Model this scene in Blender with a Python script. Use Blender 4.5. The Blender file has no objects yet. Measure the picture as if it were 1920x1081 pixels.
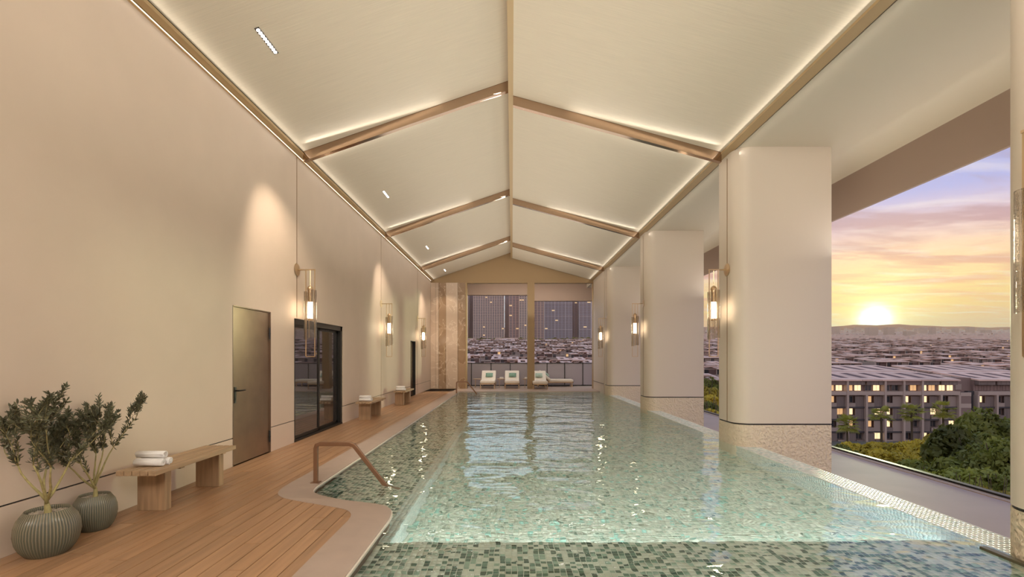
import bpy, bmesh, math, random
import numpy as np
from mathutils import Vector, Matrix
random.seed(7)
rng = np.random.default_rng(7)
PI = math.pi
S = bpy.context.scene
COL = S.collection
R = math.radians

# ------------------------------------------------------------------ camera
F = 907.0                      # focal length in pixels of the 1920 px frame
cam_d = bpy.data.cameras.new('camera'); cam = bpy.data.objects.new('camera', cam_d); COL.objects.link(cam)
cam_d.sensor_width = 36; cam_d.lens = F/1920*36; cam_d.sensor_fit = 'HORIZONTAL'
cam_d.shift_y = (668-540.5)/1920
cam_d.clip_start = .05; cam_d.clip_end = 12000
cam.location = (0, 0, 1.5); cam.rotation_euler = (R(90), 0, 0)
S.camera = cam
S.view_settings.view_transform = 'Standard'; S.view_settings.look = 'None'
S.view_settings.gamma = 1; S.view_settings.exposure = 0.12
S.view_settings.use_curve_mapping = False
S.cycles.use_denoising = True
S.cycles.max_bounces = 10; S.cycles.diffuse_bounces = 5; S.cycles.glossy_bounces = 4
S.cycles.transmission_bounces = 8; S.cycles.transparent_max_bounces = 12
S.cycles.sample_clamp_indirect = 4.0

# ------------------------------------------------------------------ sky
SUN = Vector((0.751, 1.0, 0.077)).normalized()
W = bpy.data.worlds.new('sky'); S.world = W; W.use_nodes = True
def build_sky():
    nt = W.node_tree; N = nt.nodes; L = nt.links; N.clear()
    def nd(t, **k):
        n = N.new(t)
        for a, b in k.items(): setattr(n, a, b)
        return n
    def m(op, a, b=None, c=None):
        n = nd('ShaderNodeMath', operation=op)
        for i, v in enumerate((a, b, c)):
            if v is None: continue
            if isinstance(v, (int, float)): n.inputs[i].default_value = v
            else: L.new(v, n.inputs[i])
        return n.outputs[0]
    def ramp(fac, stops):
        n = nd('ShaderNodeValToRGB'); L.new(fac, n.inputs[0]); cr = n.color_ramp
        while len(cr.elements) < len(stops): cr.elements.new(0.5)
        for e, (p, c) in zip(cr.elements, stops): e.position = p; e.color = (*c, 1)
        return n.outputs[0]
    def mix(f, a, b, mode='MIX'):
        n = nd('ShaderNodeMix', data_type='RGBA', blend_type=mode)
        if isinstance(f, (int, float)): n.inputs[0].default_value = f
        else: L.new(f, n.inputs[0])
        for i, v in ((6, a), (7, b)):
            if isinstance(v, tuple): n.inputs[i].default_value = (*v, 1)
            else: L.new(v, n.inputs[i])
        return n.outputs[2]
    tc = nd('ShaderNodeTexCoord'); sep = nd('ShaderNodeSeparateXYZ'); L.new(tc.outputs['Generated'], sep.inputs[0])
    x, y, z = sep.outputs
    hl = m('SQRT', m('ADD', m('MULTIPLY', x, x), m('MULTIPLY', y, y)))
    az = m('DIVIDE', m('ADD', m('MULTIPLY', x, SUN.x), m('MULTIPLY', y, SUN.y)), m('MAXIMUM', m('MULTIPLY', hl, math.hypot(SUN.x, SUN.y)), 1e-4))
    dot = nd('ShaderNodeVectorMath', operation='DOT_PRODUCT'); L.new(tc.outputs['Generated'], dot.inputs[0]); dot.inputs[1].default_value = SUN
    d = dot.outputs['Value']
    warm = ramp(z, [(0, (.80, .36, .22)), (.055, (1.0, .42, .22)), (.085, (1.0, .52, .18)), (.12, (1.0, .62, .28)), (.17, (.95, .60, .42)),
                    (.205, (.74, .54, .58)), (.255, (.36, .42, .74)), (.5, (.22, .33, .62)), (1, (.14, .24, .5))])
    cool = ramp(z, [(0, (.80, .68, .70)), (.08, (.84, .80, .86)), (.17, (1.0, 1.08, 1.22)), (.4, (.74, .88, 1.08)), (.7, (.38, .52, .76)), (1, (.2, .32, .56))])
    pink = ramp(z, [(0, (.70, .52, .55)), (.1, (.86, .62, .62)), (.25, (.80, .66, .74)), (.5, (.5, .55, .72)), (1, (.2, .32, .56))])
    fb = nd('ShaderNodeMapRange', interpolation_type='SMOOTHSTEP'); L.new(az, fb.inputs[0])
    fb.inputs[1].default_value = -.3; fb.inputs[2].default_value = .6
    cool = mix(fb.outputs[0], pink, cool)
    f = nd('ShaderNodeMapRange', interpolation_type='SMOOTHSTEP'); L.new(az, f.inputs[0])
    f.inputs[1].default_value = .72; f.inputs[2].default_value = .965
    base = mix(f.outputs[0], cool, warm)
    # clouds: streaks seen in perspective on a layer overhead
    den = m('ADD', m('MAXIMUM', z, 0), .045)
    cv = nd('ShaderNodeCombineXYZ'); L.new(m('DIVIDE', x, den), cv.inputs[0]); L.new(m('DIVIDE', y, den), cv.inputs[1])
    mp = nd('ShaderNodeMapping'); L.new(cv.outputs[0], mp.inputs[0]); mp.inputs['Rotation'].default_value = (0, 0, R(-18)); mp.inputs['Scale'].default_value = (.42, .95, 1)
    no = nd('ShaderNodeTexNoise'); L.new(mp.outputs[0], no.inputs['Vector']); no.inputs['Scale'].default_value = 1.9
    no.inputs['Detail'].default_value = 9; no.inputs['Roughness'].default_value = .58; no.inputs['Distortion'].default_value = .5
    cf = ramp(no.outputs[0], [(0, (0, 0, 0)), (.46, (0, 0, 0)), (.60, (1, 1, 1)), (1, (1, 1, 1))])
    ccol = ramp(z, [(0, (.85, .36, .2)), (.08, (.96, .42, .2)), (.13, (.78, .36, .25)), (.19, (.48, .28, .33)), (.26, (.38, .33, .47)), (.5, (.4, .42, .55)), (1, (.35, .38, .5))])
    ccol = mix(f.outputs[0], mix(.6, ccol, (.72, .76, .86)), ccol)
    base = mix(m('MULTIPLY', cf, .95), base, ccol)
    no2 = nd('ShaderNodeTexNoise'); L.new(mp.outputs[0], no2.inputs['Vector']); no2.inputs['Scale'].default_value = 3.3; no2.inputs['Detail'].default_value = 8; no2.inputs['Distortion'].default_value = .8
    hi = ramp(no2.outputs[0], [(0, (0, 0, 0)), (.52, (0, 0, 0)), (.68, (1, 1, 1)), (1, (1, 1, 1))])
    base = mix(m('MULTIPLY', hi, .30), base, (1, .86, .78))
    # glow round the sun
    dm = m('MAXIMUM', d, 0)
    g1 = m('MULTIPLY', m('POWER', dm, 60), .42)
    g2 = m('MULTIPLY', m('POWER', dm, 600), .65)
    g3 = m('MULTIPLY', m('POWER', dm, 6000), 3.0)
    base = mix(g1, base, (1.0, .62, .16), 'ADD')
    base = mix(g2, base, (1.0, .72, .24), 'ADD')
    base = mix(g3, base, (1.0, .93, .7), 'ADD')
    bg = nd('ShaderNodeBackground'); L.new(base, bg.inputs[0]); bg.inputs[1].default_value = 1.0
    out = nd('ShaderNodeOutputWorld'); L.new(bg.outputs[0], out.inputs[0])
build_sky()
sd = bpy.data.lights.new('sun', 'SUN'); so = bpy.data.objects.new('sun', sd); COL.objects.link(so)
sd.energy = 1.6; sd.color = (1, .62, .30); sd.angle = R(4)
so.rotation_euler = Vector((.751, 1, .088)).to_track_quat('Z', 'Y').to_euler()

# ------------------------------------------------------------------ room lights (coves, beam strips and added fill lamps)
WARM = (1.0, .93, .84)
def area(name, loc, size, size_y, normal, power, color=WARM, spread=None, xaxis=(0, 1, 0)):
    d = bpy.data.lights.new(name, 'AREA'); d.shape = 'RECTANGLE'; d.size = size; d.size_y = size_y
    d.energy = power; d.color = color
    if spread: d.spread = spread
    o = bpy.data.objects.new(name, d); COL.objects.link(o)
    zz = -Vector(normal).normalized(); xx = Vector(xaxis); xx = (xx - zz*xx.dot(zz)).normalized(); yy = zz.cross(xx)
    o.matrix_world = Matrix.Translation(loc) @ Matrix((xx, yy, zz)).transposed().to_4x4()
    return o
SEAM = [-2.35, 3.1, 8.54, 14.03, 19.46]
EAVE = 5.05
def zl(x): return EAVE + (x+3.8)*.345     # underside of the left slope
def zr(x): return EAVE + (3.8-x)*.272     # underside of the right slope
area('ceiling_fill', (0, 9.3, 3.3), 26, 4.0, (0, 0, 1), 320)  # added fill without a fitting, lightens the ceiling evenly
area('cove_left', (-3.62, 9.5, EAVE+.0), 26, .10, (.75, 0, .6), 12)
area('cove_right', (3.60, 9.5, EAVE+.0), 26, .10, (-.75, 0, .6), 12)
area('soffit_strip', (3.88, 9.5, 4.97), 27, .05, (1, 0, -.12), 6)
area('soffit_fill', (5.72, 9.5, 3.2), 27, .3, (-.15, 0, 1), 115)  # added fill hung in mid-air to brighten the soffit
area('pool_fill', (1.4, 4.23, -.62), 4.6, .3, (0, 1, .0), 60, color=(.95, 1, .96), xaxis=(1, 0, 0))  # added fill below the water, brightens the deep floor
area('back_fill', (0, -2.6, 5.0), 5, 1.6, (0, .75, -.65), 330, xaxis=(1, 0, 0))  # added fill behind the viewer, brightens walls and column fronts
area('terrace_lamp', (.8, 22.98, 5.2), 5, .15, (0, .3, -1), 90, xaxis=(1, 0, 0))
area('wall_wash_left', (-3.765, 9.5, EAVE-.02), 26, .03, (-.25, 0, -1), 16)
for k, yb in enumerate(SEAM):
    for s in (-1, 1):
        yy = yb + s*.11
        for side in (-1, 1):
            x0, x1 = (-3.5, -.2) if side < 0 else (.2, 3.5)
            fz = zl if side < 0 else zr
            xm = (x0+x1)/2; dx = Vector((x1-x0, 0, fz(x1)-fz(x0)))
            area('beam_strip', (xm, yy, fz(xm)-.11), dx.length, .03, (0, s*.95, .3), 4, xaxis=dx)

area('pool_fill', (1.3, .3, -.17), 4.6, .2, (0, 1, -.05), 45, color=(.95, 1, .96), xaxis=(1, 0, 0))  # second added underwater fill, for the near shelf

# ------------------------------------------------------------------ materials
MAT = {}
def mat(name, color, rough=.6, metal=0.0, noise=None, bump=None, emit=None, spec=None, ior=None, trans=0, alpha=None, per_object=0, coat=0):
    """noise=(scale vec, amount, detail); bump=(scale vec, strength, distance)"""
    mt = bpy.data.materials.new(name); mt.use_nodes = True; nt = mt.node_tree; N = nt.nodes; L = nt.links
    b = N['Principled BSDF']
    b.inputs['Base Color'].default_value = (*color, 1); b.inputs['Roughness'].default_value = rough; b.inputs['Metallic'].default_value = metal
    if spec is not None: b.inputs['Specular IOR Level'].default_value = spec
    if ior: b.inputs['IOR'].default_value = ior
    if trans: b.inputs['Transmission Weight'].default_value = trans
    if coat: b.inputs['Coat Weight'].default_value = coat
    if alpha is not None: b.inputs['Alpha'].default_value = alpha
    if emit: b.inputs['Emission Color'].default_value = (*emit[0], 1); b.inputs['Emission Strength'].default_value = emit[1]
    tc = N.new('ShaderNodeTexCoord')
    vec = tc.outputs['Object']
    if per_object:
        oi = N.new('ShaderNodeObjectInfo'); vm = N.new('ShaderNodeVectorMath'); vm.operation = 'ADD'
        cx = N.new('ShaderNodeCombineXYZ'); mm = N.new('ShaderNodeMath'); mm.operation = 'MULTIPLY'; mm.inputs[1].default_value = 37
        L.new(oi.outputs['Random'], mm.inputs[0])
        for i in range(3): L.new(mm.outputs[0], cx.inputs[i])
        L.new(vec, vm.inputs[0]); L.new(cx.outputs[0], vm.inputs[1]); vec = vm.outputs[0]
    def ntex(scale, detail):
        mp = N.new('ShaderNodeMapping'); mp.inputs['Scale'].default_value = scale; L.new(vec, mp.inputs[0])
        n = N.new('ShaderNodeTexNoise'); n.inputs['Scale'].default_value = 1; n.inputs['Detail'].default_value = detail; L.new(mp.outputs[0], n.inputs['Vector'])
        return n.outputs[0]
    col = None
    if noise:
        o = ntex(noise[0], noise[2] if len(noise) > 2 else 4)
        mr = N.new('ShaderNodeMapRange'); mr.inputs[1].default_value = .3; mr.inputs[2].default_value = .7
        mr.inputs[3].default_value = 1-noise[1]; mr.inputs[4].default_value = 1+noise[1]; L.new(o, mr.inputs[0])
        vm = N.new('ShaderNodeVectorMath'); vm.operation = 'SCALE'; vm.inputs[0].default_value = color; L.new(mr.outputs[0], vm.inputs['Scale']); col = vm.outputs[0]
    if per_object and per_object < 1:
        mr = N.new('ShaderNodeMapRange'); mr.inputs[3].default_value = 1-per_object; mr.inputs[4].default_value = 1+per_object; L.new(oi.outputs['Random'], mr.inputs[0])
        vm = N.new('ShaderNodeVectorMath'); vm.operation = 'SCALE'
        if col: L.new(col, vm.inputs[0])
        else: vm.inputs[0].default_value = color
        L.new(mr.outputs[0], vm.inputs['Scale']); col = vm.outputs[0]
    if col: L.new(col, b.inputs['Base Color'])
    if bump:
        o = ntex(bump[0], 5)
        bp = N.new('ShaderNodeBump'); bp.inputs['Strength'].default_value = bump[1]; bp.inputs['Distance'].default_value = bump[2]
        L.new(o, bp.inputs['Height']); L.new(bp.outputs[0], b.inputs['Normal'])
    MAT[name] = mt
    return mt
def attr_mat(name, rough=.3, scale=1.0):
    """colour of each piece comes from the mesh attribute 'tone'"""
    mt = bpy.data.materials.new(name); mt.use_nodes = True; N = mt.node_tree.nodes; L = mt.node_tree.links
    a = N.new('ShaderNodeAttribute'); a.attribute_name = 'tone'
    b = N['Principled BSDF']; L.new(a.outputs['Color'], b.inputs['Base Color']); b.inputs['Roughness'].default_value = rough
    MAT[name] = mt; return mt
mat('wall_plaster', (.69, .565, .455), .62, noise=((2, 2, 2), .02), bump=((60, 60, 60), .05, .002))
mat('column_plaster', (.72, .63, .53), .5, bump=((60, 60, 60), .05, .002))
mat('ceiling_weave', (.60, .525, .41), .7, noise=((2.5, 90, 2.5), .05, 5), bump=((2.5, 130, 2.5), .5, .004))
mat('soffit', (.60, .53, .42), .7)
mat('fascia', (.31, .22, .17), .7)
mat('bronze', (.46, .33, .24), .16, 1, noise=((1, 1, 1), .05))
mat('champagne', (.64, .48, .30), .32, 1)
mat('champagne_matte', (.45, .32, .17), .5, .35)
mat('gold_wall', (.35, .235, .12), .45, .2)
mat('dark_groove', (.015, .010, .008), .5)
mat('seam_bronze', (.30, .19, .10), .4, .7)
mat('wood_floor', (.37, .215, .118), .38, noise=((22, 1.3, 22), .16, 8), bump=((60, 2, 60), .08, .002), per_object=.12)
mat('wood_under', (.10, .05, .03), .8)
mat('bench_wood', (.42, .285, .17), .5, noise=((25, 1.6, 25), .2, 8), bump=((50, 3, 50), .1, .002), per_object=.08)
mat('bench_leg_wood', (.36, .23, .13), .55, noise=((25, 25, 2), .25, 8), per_object=.08)
mat('coping', (.42, .33, .28), .5, noise=((5, 5, 5), .05))
mat('deck_stone', (.55, .44, .37), .28, noise=((3, 3, 3), .05))
mat('door_metal', (.24, .16, .11), .26, .55, noise=((3, 3, 3), .1))
mat('black_metal', (.02, .018, .016), .4, .3)
mat('door_glass', (.035, .03, .03), .02, 0, ior=2.9)
mat('grout', (.86, .88, .80), .7)
attr_mat('mosaic', .25)
mat('rough_stucco', (.80, .68, .52), .85)
def stucco():
    mt = MAT['rough_stucco']; N = mt.node_tree.nodes; L = mt.node_tree.links; b = N['Principled BSDF']
    tc = N.new('ShaderNodeTexCoord'); v = N.new('ShaderNodeTexVoronoi'); v.inputs['Scale'].default_value = 26; v.feature = 'SMOOTH_F1'
    n = N.new('ShaderNodeTexNoise'); n.inputs['Scale'].default_value = 22; n.inputs['Detail'].default_value = 3; n.inputs['Distortion'].default_value = 1.5
    mx = N.new('ShaderNodeVectorMath'); mx.operation = 'MULTIPLY_ADD'; mx.inputs[1].default_value = (.06, .06, .06)
    L.new(tc.outputs['Object'], mx.inputs[2]); L.new(n.outputs['Color'], mx.inputs[0]); L.new(mx.outputs[0], v.inputs['Vector'])
    bp = N.new('ShaderNodeBump'); bp.inputs['Strength'].default_value = .9; bp.inputs['Distance'].default_value = .04
    L.new(v.outputs[0], bp.inputs['Height']); L.new(bp.outputs[0], b.inputs['Normal'])
stucco()
def marble(name, c1, c2, vein):
    mt = bpy.data.materials.new(name); mt.use_nodes = True; N = mt.node_tree.nodes; L = mt.node_tree.links; b = N['Principled BSDF']
    tc = N.new('ShaderNodeTexCoord'); n = N.new('ShaderNodeTexNoise'); n.inputs['Scale'].default_value = 1.6; n.inputs['Detail'].default_value = 10; n.inputs['Distortion'].default_value = 1.2
    L.new(tc.outputs['Object'], n.inputs['Vector'])
    cr = N.new('ShaderNodeValToRGB'); e = cr.color_ramp.elements
    e[0].position = .35; e[0].color = (*c1, 1); e[1].position = .65; e[1].color = (*c2, 1)
    a = cr.color_ramp.elements.new(.49); a.color = (*[(p+q)/2 for p, q in zip(c1, c2)], 1); a = cr.color_ramp.elements.new(.5); a.color = (*vein, 1); a = cr.color_ramp.elements.new(.515); a.color = (*c2, 1)
    L.new(n.outputs[0], cr.inputs[0]); L.new(cr.outputs[0], b.inputs['Base Color']); b.inputs['Roughness'].default_value = .2
    MAT[name] = mt
marble('marble_brown', (.30, .19, .11), (.40, .27, .17), (.7, .55, .4))
marble('marble_pale', (.58, .44, .33), (.64, .50, .38), (.78, .66, .54))
mat('sconce_brass', (.70, .52, .33), .3, 1)
mat('lamp_glow', (1, .9, .75), .5, emit=((1, .84, .62), 26))
mat('spot_glow', (1, .9, .8), .5, emit=((1, .88, .76), 9))
mat('dark_bar', (.12, .10, .06), .4, .4)
mat('rail_bronze', (.27, .15, .09), .35, .6)
mat('ledge_stone', (.46, .36, .34), .62, noise=((1.2, 1.2, 1.2), .08))
mat('pot_glaze', (.17, .17, .12), .25, noise=((14, 14, 14), .3), bump=((30, 30, 30), .2, .003))
mat('pebble', (.36, .31, .25), .7, per_object=0, noise=((40, 40, 40), .4))
mat('bark', (.36, .31, .13), .7, noise=((30, 30, 30), .25))
mat('leaf', (.10, .10, .055), .42, noise=((14, 14, 14), .45))
mat('towel', (.86, .84, .82), .9, bump=((300, 300, 300), .4, .003))
mat('cushion', (.80, .74, .66), .85, bump=((120, 120, 120), .2, .002))
mat('pillow_green', (.20, .34, .27), .8, noise=((30, 30, 30), .2))
mat('pillow_pale', (.42, .55, .48), .8, noise=((30, 30, 30), .2))
mat('lounger_frame', (.55, .38, .24), .45)
mat('table_top', (.40, .28, .19), .5)
mat('frosted', (.36, .32, .35), .35, trans=.0, alpha=.93)
mat('ground', (.16, .15, .12), .9, noise=((.05, .05, .05), .3))
mat('roof_pale', (.80, .54, .43), .8, noise=((.2, .2, .2), .15), per_object=.12)
mat('roof_dark', (.15, .085, .07), .7)
mat('facade_grey', (.38, .29, .24), .8, per_object=.1)
mat('facade_frame', (.50, .38, .31), .7)
mat('facade_brown', (.27, .18, .15), .7)
mat('facade_dark', (.07, .06, .06), .6)
mat('facade_slat', (.22, .165, .14), .7, noise=((9, .1, .1), .35))
mat('pane_dark', (.05, .05, .055), .1)
mat('pane_lit', (.6, .4, .2), .4, emit=((1, .58, .26), .62))
mat('pane_bright', (.6, .4, .2), .4, emit=((1, .74, .42), 1.15))
mat('tree_leaf', (.24, .25, .045), .6, noise=((.8, .8, .8), .45), per_object=.3)
mat('tree_leaf_backlit', (.52, .40, .045), .6, noise=((.8, .8, .8), .4), per_object=.2)  # low sun shining through the crowns is put into this leaf colour
mat('tree_bark', (.10, .07, .04), .9)
mat('palm_leaf', (.36, .34, .05), .5, noise=((1, 1, 1), .3))
mat('town_pale', (.66, .46, .34), .8)
mat('hill', (.26, .13, .10), 1)
for nme, c in (('tower_pink', (.74, .48, .38)), ('tower_beige', (.84, .64, .50)), ('tower_grey', (.36, .33, .36)), ('tower_teal', (.18, .23, .26)), ('tower_dark', (.20, .165, .18)), ('tower_line', (.70, .62, .62))):
    mat(nme, c, .7)

def pot_glaze():
    nt = MAT['pot_glaze'].node_tree; N = nt.nodes; L = nt.links; b = N['Principled BSDF']
    tc = N.new('ShaderNodeTexCoord'); sp = N.new('ShaderNodeSeparateXYZ'); L.new(tc.outputs['Object'], sp.inputs[0])
    at = N.new('ShaderNodeMath'); at.operation = 'ARCTAN2'; L.new(sp.outputs[1], at.inputs[0]); L.new(sp.outputs[0], at.inputs[1])
    mu = N.new('ShaderNodeMath'); mu.operation = 'MULTIPLY'; mu.inputs[1].default_value = 60; L.new(at.outputs[0], mu.inputs[0])
    co = N.new('ShaderNodeMath'); co.operation = 'COSINE'; L.new(mu.outputs[0], co.inputs[0])
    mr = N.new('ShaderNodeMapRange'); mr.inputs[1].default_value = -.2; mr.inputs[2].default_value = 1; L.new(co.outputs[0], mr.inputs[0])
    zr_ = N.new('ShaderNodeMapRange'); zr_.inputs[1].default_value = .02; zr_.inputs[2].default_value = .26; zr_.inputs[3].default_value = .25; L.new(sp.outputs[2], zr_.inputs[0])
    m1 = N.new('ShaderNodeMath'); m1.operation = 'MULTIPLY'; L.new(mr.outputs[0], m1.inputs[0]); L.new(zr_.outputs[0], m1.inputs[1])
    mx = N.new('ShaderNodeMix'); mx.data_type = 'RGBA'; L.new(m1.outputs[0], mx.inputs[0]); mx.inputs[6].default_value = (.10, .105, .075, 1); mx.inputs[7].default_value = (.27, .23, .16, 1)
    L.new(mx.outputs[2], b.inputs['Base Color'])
pot_glaze()
# translucent shade for leaves
for k in ('tree_leaf', 'tree_leaf_backlit', 'palm_leaf'):
    nt = MAT[k].node_tree; b = nt.nodes['Principled BSDF']; t = nt.nodes.new('ShaderNodeBsdfTranslucent'); mx = nt.nodes.new('ShaderNodeMixShader'); mx.inputs[0].default_value = .4
    lk = [l for l in nt.links if l.to_socket == b.inputs['Base Color']]
    nt.links.new(lk[0].from_socket, t.inputs[0])
    nt.links.new(b.outputs[0], mx.inputs[1]); nt.links.new(t.outputs[0], mx.inputs[2]); nt.links.new(mx.outputs[0], nt.nodes['Material Output'].inputs[0])

def water_mat():
    mt = bpy.data.materials.new('water'); mt.use_nodes = True; N = mt.node_tree.nodes; L = mt.node_tree.links; N.clear()
    g = N.new('ShaderNodeBsdfGlass'); g.inputs['IOR'].default_value = 1.5; g.inputs['Roughness'].default_value = 0; g.inputs['Color'].default_value = (.94, 1, .985, 1)
    o = N.new('ShaderNodeOutputMaterial'); L.new(g.outputs[0], o.inputs[0])
    tc = N.new('ShaderNodeTexCoord')
    prev = None
    for sc, det, st, di in (((.8, 1.3, 1), 1, .9, .045), ((2.6, 4.2, 1), 1.2, .9, .016), ((9, 13, 1), .5, .5, .0011)):
        mp = N.new('ShaderNodeMapping'); mp.inputs['Scale'].default_value = sc; mp.inputs['Rotation'].default_value = (0, 0, .25); L.new(tc.outputs['Object'], mp.inputs[0])
        n = N.new('ShaderNodeTexNoise'); n.inputs['Scale'].default_value = 1; n.inputs['Detail'].default_value = det; n.inputs['Distortion'].default_value = .6; L.new(mp.outputs[0], n.inputs['Vector'])
        b = N.new('ShaderNodeBump'); b.inputs['Strength'].default_value = st; b.inputs['Distance'].default_value = di; L.new(n.outputs[0], b.inputs['Height'])
        if prev: L.new(prev.outputs[0], b.inputs['Normal'])
        prev = b
    L.new(prev.outputs[0], g.inputs['Normal'])
    MAT['water'] = mt
water_mat()
def glass_mat(name, col, ior=1.45, bump=0, rough=0.0):
    mt = bpy.data.materials.new(name); mt.use_nodes = True; N = mt.node_tree.nodes; L = mt.node_tree.links; N.clear()
    # thin clear glass: fresnel reflection over a straight-through pane
    g = N.new('ShaderNodeBsdfGlossy'); g.inputs['Roughness'].default_value = rough+.05
    t = N.new('ShaderNodeBsdfTransparent'); t.inputs[0].default_value = (*col, 1)
    fr = N.new('ShaderNodeFresnel'); fr.inputs[0].default_value = ior
    mx = N.new('ShaderNodeMixShader'); L.new(fr.outputs[0], mx.inputs[0]); L.new(t.outputs[0], mx.inputs[1]); L.new(g.outputs[0], mx.inputs[2])
    o = N.new('ShaderNodeOutputMaterial'); L.new(mx.outputs[0], o.inputs[0])
    if bump:
        tc = N.new('ShaderNodeTexCoord'); n = N.new('ShaderNodeTexNoise'); n.inputs['Scale'].default_value = bump; L.new(tc.outputs['Object'], n.inputs['Vector'])
        b = N.new('ShaderNodeBump'); b.inputs['Distance'].default_value = .01; L.new(n.outputs[0], b.inputs['Height']); L.new(b.outputs[0], g.inputs['Normal']); L.new(b.outputs[0], fr.inputs['Normal'])
    MAT[name] = mt
glass_mat('ribbed_glass', (.97, .94, .90), 1.45, 90, .05)

# ------------------------------------------------------------------ mesh helpers
class MB:
    """collects simple shapes, then links them as ONE mesh object"""
    def __init__(s): s.v = []; s.f = []; s.m = []
    def add(s, vs, fs, mi=0):
        o = len(s.v); s.v += [tuple(p) for p in vs]; s.f += [tuple(i+o for i in f) for f in fs]; s.m += [mi]*len(fs); return s
    def box(s, x0, x1, y0, y1, z0, z1, mi=0):
        return s.add([(x0,y0,z0),(x1,y0,z0),(x1,y1,z0),(x0,y1,z0),(x0,y0,z1),(x1,y0,z1),(x1,y1,z1),(x0,y1,z1)],
                     [(0,3,2,1),(4,5,6,7),(0,1,5,4),(1,2,6,5),(2,3,7,6),(3,0,4,7)], mi)
    def prism(s, poly, a0, a1, axis=2, mi=0):
        """poly: 2-D outline (counter-clockwise), extruded along axis"""
        n = len(poly)
        def P(p, a):
            return (a, p[0], p[1]) if axis == 0 else (p[0], a, p[1]) if axis == 1 else (p[0], p[1], a)
        vs = [P(p, a0) for p in poly] + [P(p, a1) for p in poly]
        fs = [tuple(range(n-1, -1, -1)), tuple(range(n, 2*n))] + [(i, (i+1) % n, n+(i+1) % n, n+i) for i in range(n)]
        return s.add(vs, fs, mi)
    def tube(s, pts, r, seg=8, mi=0, radii=None, flat=None):
        pts = [Vector(p) for p in pts]; rings = []; up = None
        for i, p in enumerate(pts):
            t = (pts[min(i+1, len(pts)-1)] - pts[max(i-1, 0)]).normalized()
            if up is None: up = Vector((0, 0, 1)) if abs(t.z) < .9 else Vector((0, 1, 0))
            a = t.cross(up).normalized(); b = a.cross(t).normalized(); up = b
            rr = radii[i] if radii else r
            if flat:   # rectangular section flat=(w, h)
                # keep the section thickness true round a bend
                k = 1.0
                if 0 < i < len(pts)-1:
                    c = (pts[i]-pts[i-1]).normalized().dot((pts[i+1]-pts[i]).normalized()); k = 1/max(.5, math.sqrt((1+c)/2))
                w, h = flat[0]/2, flat[1]/2*k
                rings.append([p+a*w+b*h, p+a*w-b*h, p-a*w-b*h, p-a*w+b*h])
            else:
                rings.append([p + a*rr*math.cos(2*PI*j/seg) + b*rr*math.sin(2*PI*j/seg) for j in range(seg)])
        n = len(rings[0]); vs = [q for g in rings for q in g]; fs = []
        for i in range(len(rings)-1):
            for j in range(n): fs.append((i*n+j, i*n+(j+1) % n, (i+1)*n+(j+1) % n, (i+1)*n+j))
        fs.append(tuple(range(n-1, -1, -1))); fs.append(tuple((len(rings)-1)*n+j for j in range(n)))
        return s.add(vs, fs, mi)
    def lathe(s, prof, c=(0, 0, 0), seg=24, mi=0, fn=None, cap=True):
        vs = []; fs = []; n = len(prof)
        for j in range(seg):
            a = 2*PI*j/seg
            for i, (r, z) in enumerate(prof):
                rr = fn(r, z, a, i) if fn else r
                vs.append((c[0]+rr*math.cos(a), c[1]+rr*math.sin(a), c[2]+z))
        for j in range(seg):
            k = (j+1) % seg
            for i in range(n-1): fs.append((j*n+i, k*n+i, k*n+i+1, j*n+i+1))
        if cap:
            fs.append(tuple(j*n for j in range(seg-1, -1, -1))); fs.append(tuple(j*n+n-1 for j in range(seg)))
        return s.add(vs, fs, mi)
    def mesh(s, name, mats, smooth=False):
        me = bpy.data.meshes.new(name); me.from_pydata(s.v, [], s.f)
        for m_ in ([mats] if isinstance(mats, str) else mats): me.materials.append(MAT[m_])
        me.polygons.foreach_set('material_index', s.m)
        if smooth: me.polygons.foreach_set('use_smooth', [True]*len(s.f))
        me.update(); me.validate()
        return me
    def build(s, name, mats, parent=None, smooth=False, loc=None, bevel=0, angle=None):
        o = bpy.data.objects.new(name, s.mesh(name, mats, smooth)); COL.objects.link(o)
        if parent: o.parent = parent
        if loc: o.location = loc
        if smooth and angle is None: angle = 35
        if smooth and angle: o.data.set_sharp_from_angle(angle=R(angle))
        if bevel:
            b = o.modifiers.new('bevel', 'BEVEL'); b.width = bevel; b.segments = 2; b.limit_method = 'ANGLE'; b.angle_limit = R(40)
        return o
def empty(name, loc=(0, 0, 0), rz=0):
    o = bpy.data.objects.new(name, None); COL.objects.link(o); o.location = loc; o.rotation_euler = (0, 0, rz); o.empty_display_size = .1; return o
def tag(o, label=None, cat=None, group=None, kind=None):
    if label: o['label'] = label
    if cat: o['category'] = cat
    if group: o['group'] = group
    if kind: o['kind'] = kind
    return o
def struct(o): o['kind'] = 'structure'; return o
def copy_tree(o, parent=None, kids=None):
    c = o.copy(); COL.objects.link(c); c.parent = parent
    for ch in list(o.children): copy_tree(ch, c)
    return c
def inst(name, me, parent=None, loc=(0, 0, 0), rz=0, sc=None):
    o = bpy.data.objects.new(name, me); COL.objects.link(o); o.location = loc; o.rotation_euler = (0, 0, rz)
    if parent: o.parent = parent
    if sc: o.scale = (sc, sc, sc) if isinstance(sc, (int, float)) else sc
    return o
def arc(cx, cy, r, a0, a1, n): return [(cx+r*math.cos(R(a0+(a1-a0)*i/n)), cy+r*math.sin(R(a0+(a1-a0)*i/n))) for i in range(n+1)]

Y0, YE = -4.0, 22.6            # back of the room, end wall
YP = 20.9                      # far edge of the pool
WZ = -.03                      # water level
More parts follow.
